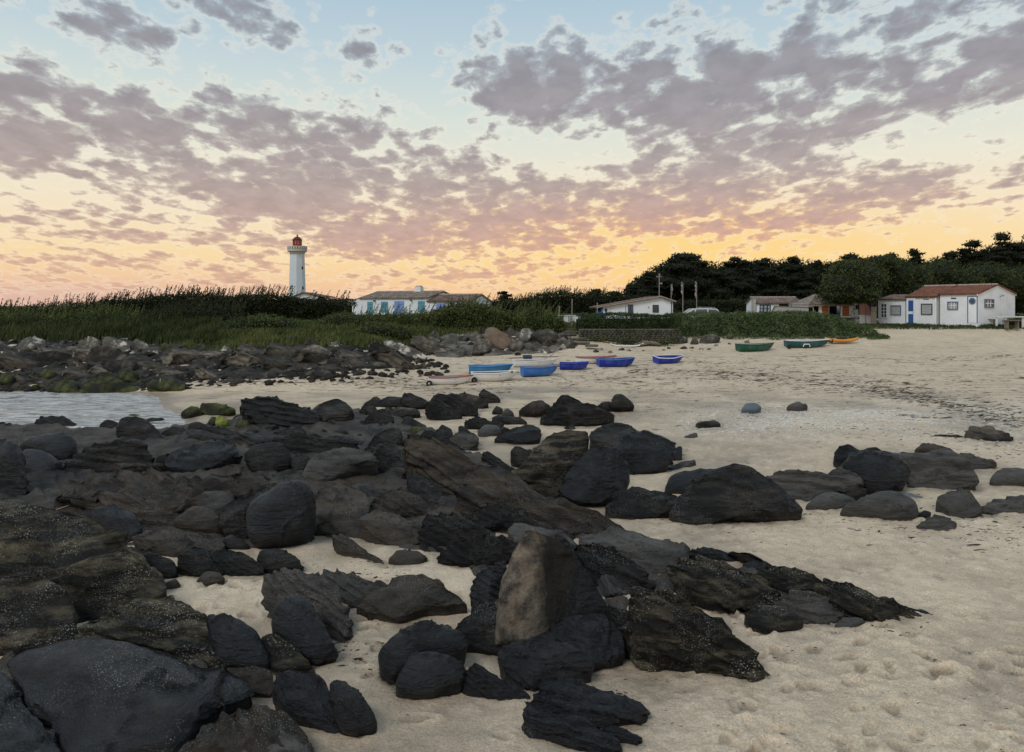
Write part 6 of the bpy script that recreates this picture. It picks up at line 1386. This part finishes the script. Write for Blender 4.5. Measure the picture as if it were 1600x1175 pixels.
# ------------------------------------------------------------------ stone wall, steps, terrace
r_ = empty('stone_wall', at(905, 541, 54.6)); tag(r_, 'low rubble stone wall carrying the clipped hedge', 'wall'); k = 54.6 / F
MB().box(0, 156 * k, .15, .8, -.3, 27 * k).build('wall_core', m_stone, r_)
V0, Fc = ico(1); VS, FS = [], []; gq = np.random.default_rng(9); c = 0
for row in range(9):
    xx = 0
    while xx < 156 * k:
        w = gq.uniform(.16, .45); VS.append(V0 * (w * .55, .14, gq.uniform(.07, .11)) * gq.uniform(.85, 1.1, (len(V0), 3)) + (xx + w / 2, .12, .02 + row * .145 + gq.uniform(-.015, .015))); FS.append(Fc + c * len(V0)); c += 1; xx += w
o = link('wall_stones', mesh_np('wall_stones', np.concatenate(VS), np.concatenate(FS)), m_stone, r_); o['kind'] = 'stuff'
hedge('wall_weeds', 54, [(905, 531), (925, 525), (960, 532), (985, 527), (1010, 534), (1040, 532), (1056, 524)], [(905, 543), (1056, 540)], .2, 1500, .12, L_bush, 'dry weeds growing at the foot of the low stone wall', 'weeds', jit=.15, kind='stuff')
r_ = empty('stone_steps', at(884, 530, 53)); tag(r_, 'rough stone steps climbing from the sand to the terrace', 'steps')
for i, (u0, u1, v, D) in enumerate(((882, 903, 513.5, 57), (881.5, 903, 517, 56.2), (882, 901, 521, 55.4), (895, 917, 527.5, 54), (898, 922, 533.5, 52.8), (915, 935, 538.5, 51.6))):
    p0 = at(u0, v, D); p1 = at(u1, v, D); o = MB().box(0, p1[0] - p0[0], 0, .5, -.16, 0).build('step', m_stone, r_, bevel=.03); o.location = (p0[0] - r_.location[0], p0[1] - r_.location[1], p0[2] - r_.location[2])
def plastic_table(u, v, D, label, w=1.):
    r_ = empty('garden_table', (*at(u, v, D)[:2], 2.5)); tag(r_, label, 'table', None)
    zt = H - (v - HV) / F * D - 2.5
    MB().box(-w / 2, w / 2, -.4, .4, zt - .04, zt).build('table_top', m_plastic, r_, bevel=.01)
    for a in (-1, 1):
        for c in (-1, 1): MB().box(a * (w / 2 - .1) - .03, a * (w / 2 - .1) + .03, c * .33 - .03, c * .33 + .03, 0, zt - .042).build('leg', m_plastic, r_)
plastic_table(879, 492.6, 60, 'left white garden table on the terrace by the steps', 1.3); plastic_table(898, 493, 61, 'right white garden table on the terrace by the steps', 1.0)
def chair(u, D, label, rz):
    r_ = empty('garden_chair', (*at(u, 500, D)[:2], 2.5), rz); tag(r_, label, 'chair', 'white chairs on the terrace')
    MB().box(-.22, .22, -.22, .22, .40, .44).build('seat', m_plastic, r_)
    MB().box(-.22, .22, .20, .24, .45, .85).build('backrest', m_plastic, r_)
    for a in (-.19, .19):
        for c in (-.19, .19): MB().box(a - .02, a + .02, c - .02, c + .02, 0, .398).build('leg', m_plastic, r_)
for u, rz in ((868, .3), (875, 2.8), (885, .2), (893, 3.4), (903, .1)): chair(u, 59.2 + rz * .3, 'white plastic chair drawn up to the terrace tables by the steps', rz)
for (u, v0, v1, lb, cat) in ((893.5, 467, 512, 'tall thin post at the top of the stone steps', 'post'), (873.5, 478, 500, 'short thin post left of the terrace tables', 'post'), (933, 473, 492, 'thin post at the left corner of the low white shack', 'post')):
    x, y, z0 = at(u, v1, 58); tag(MB().tube([(0, 0, -.2), (0.02, 0, (v1 - v0) / F * 58)], .035, 6).build('wooden_post', m_pole, loc=(x, y, z0)), lb, cat)
x, y, z0 = hit(249.7, 612); tag(MB().tube([(0, 0, -.3), (.03, 0, 20 / F * y)], .03, 6).build('marker_stick', m_pole, loc=(x, y, z0)), 'thin pale marker stick standing at the edge of the water', 'stick')

# ------------------------------------------------------------------ boats
def bmat(n, c): return pmat(n, c, .5, .22, 2.5, .1, 30, spec=.35, col2=tuple(.55 * q + .08 for q in c), mix_scale=2.5, mix_lo=.52, mix_hi=.72)
b_white = pmat('white_gelcoat', (.74, .76, .76), .45, .08, 2.5, .1, 30, spec=.35); b_red = bmat('red_rim', (.40, .04, .04)); b_blue = bmat('mid_blue_hull', (.035, .16, .50)); b_dblue = bmat('royal_blue_hull', (.012, .035, .34)); b_navy = bmat('deep_blue_hull', (.015, .03, .22))
b_sky = bmat('faded_blue_hull', (.04, .20, .42)); b_green = bmat('green_hull', (.012, .085, .05)); b_teal = bmat('teal_hull', (.018, .085, .09)); b_red2 = bmat('dull_red_deck', (.30, .07, .045)); b_yel = bmat('yellow_orange_hull', (.60, .26, .02)); b_in = bmat('grey_inside', (.22, .23, .23))
def hull(L_, B_, Hh, pram, m_out, m_in, m_rim, root, closed=False):
    n = 16; secs = []; t = np.linspace(0, 1, n); bow = .42 if pram else .04
    for i in range(n):
        u = t[i]; wid = B_ / 2 * ((.78 + .22 * math.sin(min(1, u / .45) * math.pi / 2)) if u < .45 else (bow + (1 - bow) * (1 - ((u - .45) / .55) ** (2.6 if pram else 2.1))))
        sheer = Hh * (1 - .10 * math.sin(u * math.pi) + .14 * u); keel = Hh * .32 * max(0, (u - .6) / .4) ** 2 * (1 if pram else 1.5); x = -L_ / 2 + L_ * u + (.04 * L_ * 0)
        secs.append((x, wid, sheer, keel))
    ang = [1, .93, .82, .55, 0, -.55, -.82, -.93, -1]; zz = [1, .62, .22, .05, 0, .05, .22, .62, 1]
    def shell(off):
        V = []
        for i, (x, w, s, k_) in enumerate(secs):
            xx = x + (off if i == 0 else -off if i == n - 1 else 0); w2 = max(w - off, .01); k2 = k_ + off
            rake = .10 * L_ * max(0, (t[i] - .75) / .25)
            for a, q in zip(ang, zz): V.append((xx + rake * q, a * w2, k2 + (s - k2) * q))
        return V
    m = 9; o_ = shell(0); i_ = shell(.035); N_ = n * m
    f = [(i * m + j, i * m + j + 1, (i + 1) * m + j + 1, (i + 1) * m + j) for i in range(n - 1) for j in range(m - 1)] + [tuple(range(m))[::-1], tuple((n - 1) * m + j for j in range(m))]
    outer = MB().add(o_, f).build('hull', m_out, root); 
    outer.data.polygons.foreach_set('use_smooth', [True] * (n - 1) * (m - 1) + [False] * 2)
    if not closed:
        me = outer.data; outer.data = None if False else me
        MB().add(i_, [tuple(reversed(x)) for x in f]).build('inner_liner', m_in, root)
    P1 = [(o_[i * m][0], o_[i * m][1] + .0, o_[i * m][2]) for i in range(n)]; P2 = [(o_[i * m + 8][0], o_[i * m + 8][1], o_[i * m + 8][2]) for i in range(n)]
    ring_ = P1 + P2[::-1] + [P1[0]]
    MB().tube(ring_, .028, 6).build('gunwale', m_rim, root, smooth=True)
    if closed:
        d = [(o_[i * m][0], 0, o_[i * m][2] + .06) for i in range(n)]; V = P1 + d + P2
        MB().add(V, [(i + a * n, i + 1 + a * n, i + 1 + (a + 1) * n, i + (a + 1) * n) for a in (0, 1) for i in range(n - 1)]).build('deck', m_in, root, smooth=True)
    else:
        for u in (.28, .62):
            i = int(u * n); x, w, s, k_ = secs[i]; MB().box(x - .12, x + .12, -w + .04, w - .04, s * .72, s * .72 + .03).build('thwart', m_rim if False else m_in, root)
def dinghy(u0, u1, v, ang, label, mo, mi, mr, Hh=.5, pram=False, B_=1.25, flip=False, dz=0., closed=False, tilt=0., wheel=None, dD=0.):
    """boat seen between columns u0..u1, keel at row v"""
    uc = (u0 + u1) / 2; x, D, z = hit(uc, v, 10); D += dD; x = (uc - 800) / F * D; z = float(ground(x, D))
    wpx = (u1 - u0) / F * D; L_ = max(.5, (wpx - B_ * abs(math.sin(R(ang)))) / abs(math.cos(R(ang))))
    r_ = empty('dinghy', (x, D + .3, z - .03 + dz), R(ang + (180 if flip else 0))); r_.rotation_euler[0] = R(tilt); tag(r_, label, 'boat')
    hull(L_, B_, Hh, pram, mo, mi, mr, r_, closed)
    if wheel is not None:
        n = 16; t = MB(); xx = wheel * L_ / 2
        for y in (-B_ * .5,):
            t.add([(xx + rr * math.cos(6.283 * i / n), y + q, .13 + rr * math.sin(6.283 * i / n)) for q in (0, .08) for rr in (.16, .06) for i in range(n)], [(i, (i + 1) % n, (i + 1) % n + 2 * n, i + 2 * n) for i in range(n)] + [(i, i + n, (i + 1) % n + n, (i + 1) % n) for i in range(n)] + [(i + 2 * n, (i + 1) % n + 2 * n, (i + 1) % n + 3 * n, i + 3 * n) for i in range(n)])
            t.build('launching_wheel', m_black, r_)
    return r_
dinghy(667, 735, 601, 9, 'small white dinghy with a red rim, first of the boats from the left', b_white, b_in, b_red, .42, B_=1.1, wheel=-1.)
dinghy(731, 797, 590, 5, 'faded blue dinghy lying behind the white dinghy with dark piping', b_sky, b_sky, b_sky, .5, dD=1.2)
dinghy(734, 806, 596, 10, 'white dinghy with dark piping, second from the left', b_white, b_in, b_white, .48, wheel=-.95)
dinghy(812, 872, 588, 13, 'mid blue dinghy with a white boat and spars behind it', b_blue, b_in, b_blue, .54, B_=1.2)
r_ = dinghy(800, 866, 579, 5, 'pale boat hull loaded with loose spars behind the mid blue dinghy', b_white, b_in, b_white, .4, dD=1.5)
MB().tube([(-1.5, -.4, .56), (.3, 0, .62), (1.6, .2, .6)], .03, 6).build('spar', m_wood, r_); MB().tube([(.7, -.3, .5), (1.15, -.3, .75), (1.75, -.3, 1.3)], .03, 6).build('bent_pole', m_pole, r_); MB().box(-.6, -.1, -.3, .3, .5, .72).build('folded_gear', m_navy, r_)
dinghy(874, 918, 578, -6, 'small rounded deep blue tender, lowest of the blue boats', b_dblue, b_navy, b_dblue, .42, True, B_=1.15)
dinghy(900, 960, 574, 5, 'dull red decked boat with white hull behind the deep blue tender', b_white, b_red2, b_red2, .42, closed=True, dD=1.4)
dinghy(933, 989, 573.5, 7, 'royal blue dinghy with a straight rim next to the red decked boat', b_dblue, b_navy, b_blue, .5, True)
dinghy(1020, 1071, 568, 18, 'royal blue dinghy lying alone, tilted towards the camera', b_dblue, b_navy, b_white, .45, B_=1.15, tilt=6)
dinghy(1152, 1210, 549.5, 8, 'dark green dinghy standing alone below the ivy bank', b_green, b_in, b_green, .55, B_=1.2)
r_ = dinghy(1229, 1296, 543.5, 5, 'teal dinghy on a launching wheel next to the yellow kayak', b_teal, b_in, b_white, .55, B_=1.2, wheel=-1.05)
MB().tube([(-.55, -.64, .12), (-.5, -.66, .3), (-.1, -.66, .3), (-.05, -.64, .12)], .035, 6).build('white_handle', b_white, r_)
for (dn, dx_, dz_) in (('white dinghy with dark piping', 0, .5), ('royal blue dinghy with a straight rim', 0, .5), ('dark green dinghy', 0, .52), ('mid blue dinghy', .1, .56)):
    for o in list(bpy.data.objects):
        if o.name.startswith('dinghy') and o.get('label', '').startswith(dn):
            oa = MB().tube([(-.9 + dx_, .28, dz_ - .08), (.75 + dx_, -.22, dz_)], .022, 6).tube([(.72 + dx_, -.21, dz_), (1.05 + dx_, -.31, dz_ + .02)], [.03, .065], 6); oo = oa.build('oar', m_wood, smooth=True, loc=o.location); oo.rotation_euler = o.rotation_euler
            tag(oo, 'wooden oar laid across the ' + dn, 'oar')
def kayak(u0, u1, v, ang, label, mo, name, Hh=.28, B_=.62, dz=0., cockpit=True, cat='kayak'):
    uc = (u0 + u1) / 2; x, D, z = hit(uc, v, 10); L_ = (u1 - u0) / F * D / math.cos(R(ang)); r_ = empty(name, (x, D + .3, z + dz), R(ang)); tag(r_, label, cat)
    n = 18; m = 10; V = []
    for i in range(n):
        u = i / (n - 1); w = max(.02, B_ / 2 * math.sin(u * math.pi) ** .6); h = Hh * (.45 + .55 * math.sin(u * math.pi) ** .5); zc_ = Hh * .55 + .22 * (2 * u - 1) ** 4
        for j in range(m): a = 6.283 * j / m; V.append((-L_ / 2 + L_ * u, math.cos(a) * w, zc_ + math.sin(a) * h / 2))
    f = [(i * m + j, (i + 1) * m + j, (i + 1) * m + (j + 1) % m, i * m + (j + 1) % m) for i in range(n - 1) for j in range(m)] + [tuple(range(m)), tuple((n - 1) * m + j for j in range(m))[::-1]]
    MB().add(V, f).build('hull', mo, r_, smooth=True)
    if cockpit:
        MB().tube([(.42 * math.cos(6.283 * i / 14), .2 * math.sin(6.283 * i / 14), Hh * 1.02 + .03) for i in range(15)], .03, 6).build('cockpit_rim', m_black, r_); MB().add([(.4 * math.cos(6.283 * i / 14), .18 * math.sin(6.283 * i / 14), Hh * 1.02 + .035) for i in range(14)], [tuple(range(14))]).build('cockpit', m_darkroom, r_)
        MB().box(-L_ * .33, -L_ * .32, -.29, .29, .0, Hh * 1.0).build('strap', m_black, r_)
    return r_
kayak(1290, 1346, 538.5, 7, 'yellow orange kayak lying right of the teal dinghy', b_yel, 'kayak', dz=.12)
kayak(953, 1008, 543, 9, 'long white board lying on the sand below the low stone wall', b_white, 'surf_board', .13, .6, cockpit=False, cat='board')
r_ = kayak(1302, 1356, 506, -9, 'upturned white hull on a trailer beside the ivy bank', b_white, 'trailer_boat', .3, .9, dz=.5, cockpit=False, cat='boat')
MB().tube([(-1, 0, .0), (1.4, 0, .0)], .04, 6).tube([(1.2, -.5, -.3), (1.2, .5, -.3)], .03, 6).build('trailer_frame', m_metal, r_); MB().box(1.05, 1.4, -.5, -.4, -.5, -.15).build('trailer_wheel', m_black, r_)
x, y, z0 = hit(1012, 541, 10); tag(MB().tube([(-1, 0, .12), (-.3, .1, .3), (.5, 0, .22), (1.1, .1, .1)], [.06, .12, .14, .06], 8).tube([(-.6, -.3, .1), (.2, .1, .22), (.9, -.2, .12)], [.05, .09, .04], 7).build('driftwood', m_wood, loc=(x, y, z0), smooth=True), 'dark driftwood heap at the right end of the long white board', 'driftwood')
def rope(u0, v0, u1, v1, label):
    pts = []
    for i in range(9):
        t = i / 8; x, D, z = hit(u0 + (u1 - u0) * t, v0 + (v1 - v0) * t + 1.2 * math.sin(t * 9), 10); pts.append((x, D, z + .02))
    o = MB().tube(pts, .018, 5).build('mooring_rope', m_pole, smooth=True); tag(o, label, 'rope')
rope(870, 586, 884, 592, 'short mooring rope on the sand right of the mid blue dinghy'); rope(729, 598, 742, 600, 'mooring rope between the two white dinghies')
# the thin pale stick on the rocks at the left
x, y, z0 = hit(118, 812, 3); tag(MB().tube([(0, 0, .45), (.25, 0, .52), (.55, .05, .62)], [.012, .01, .005], 5).build('dry_stick', m_pole, loc=(x, y - 1.2, z0 - .05)), 'thin pale dry stick lying on the rocks above the great crusted boulder', 'stick')
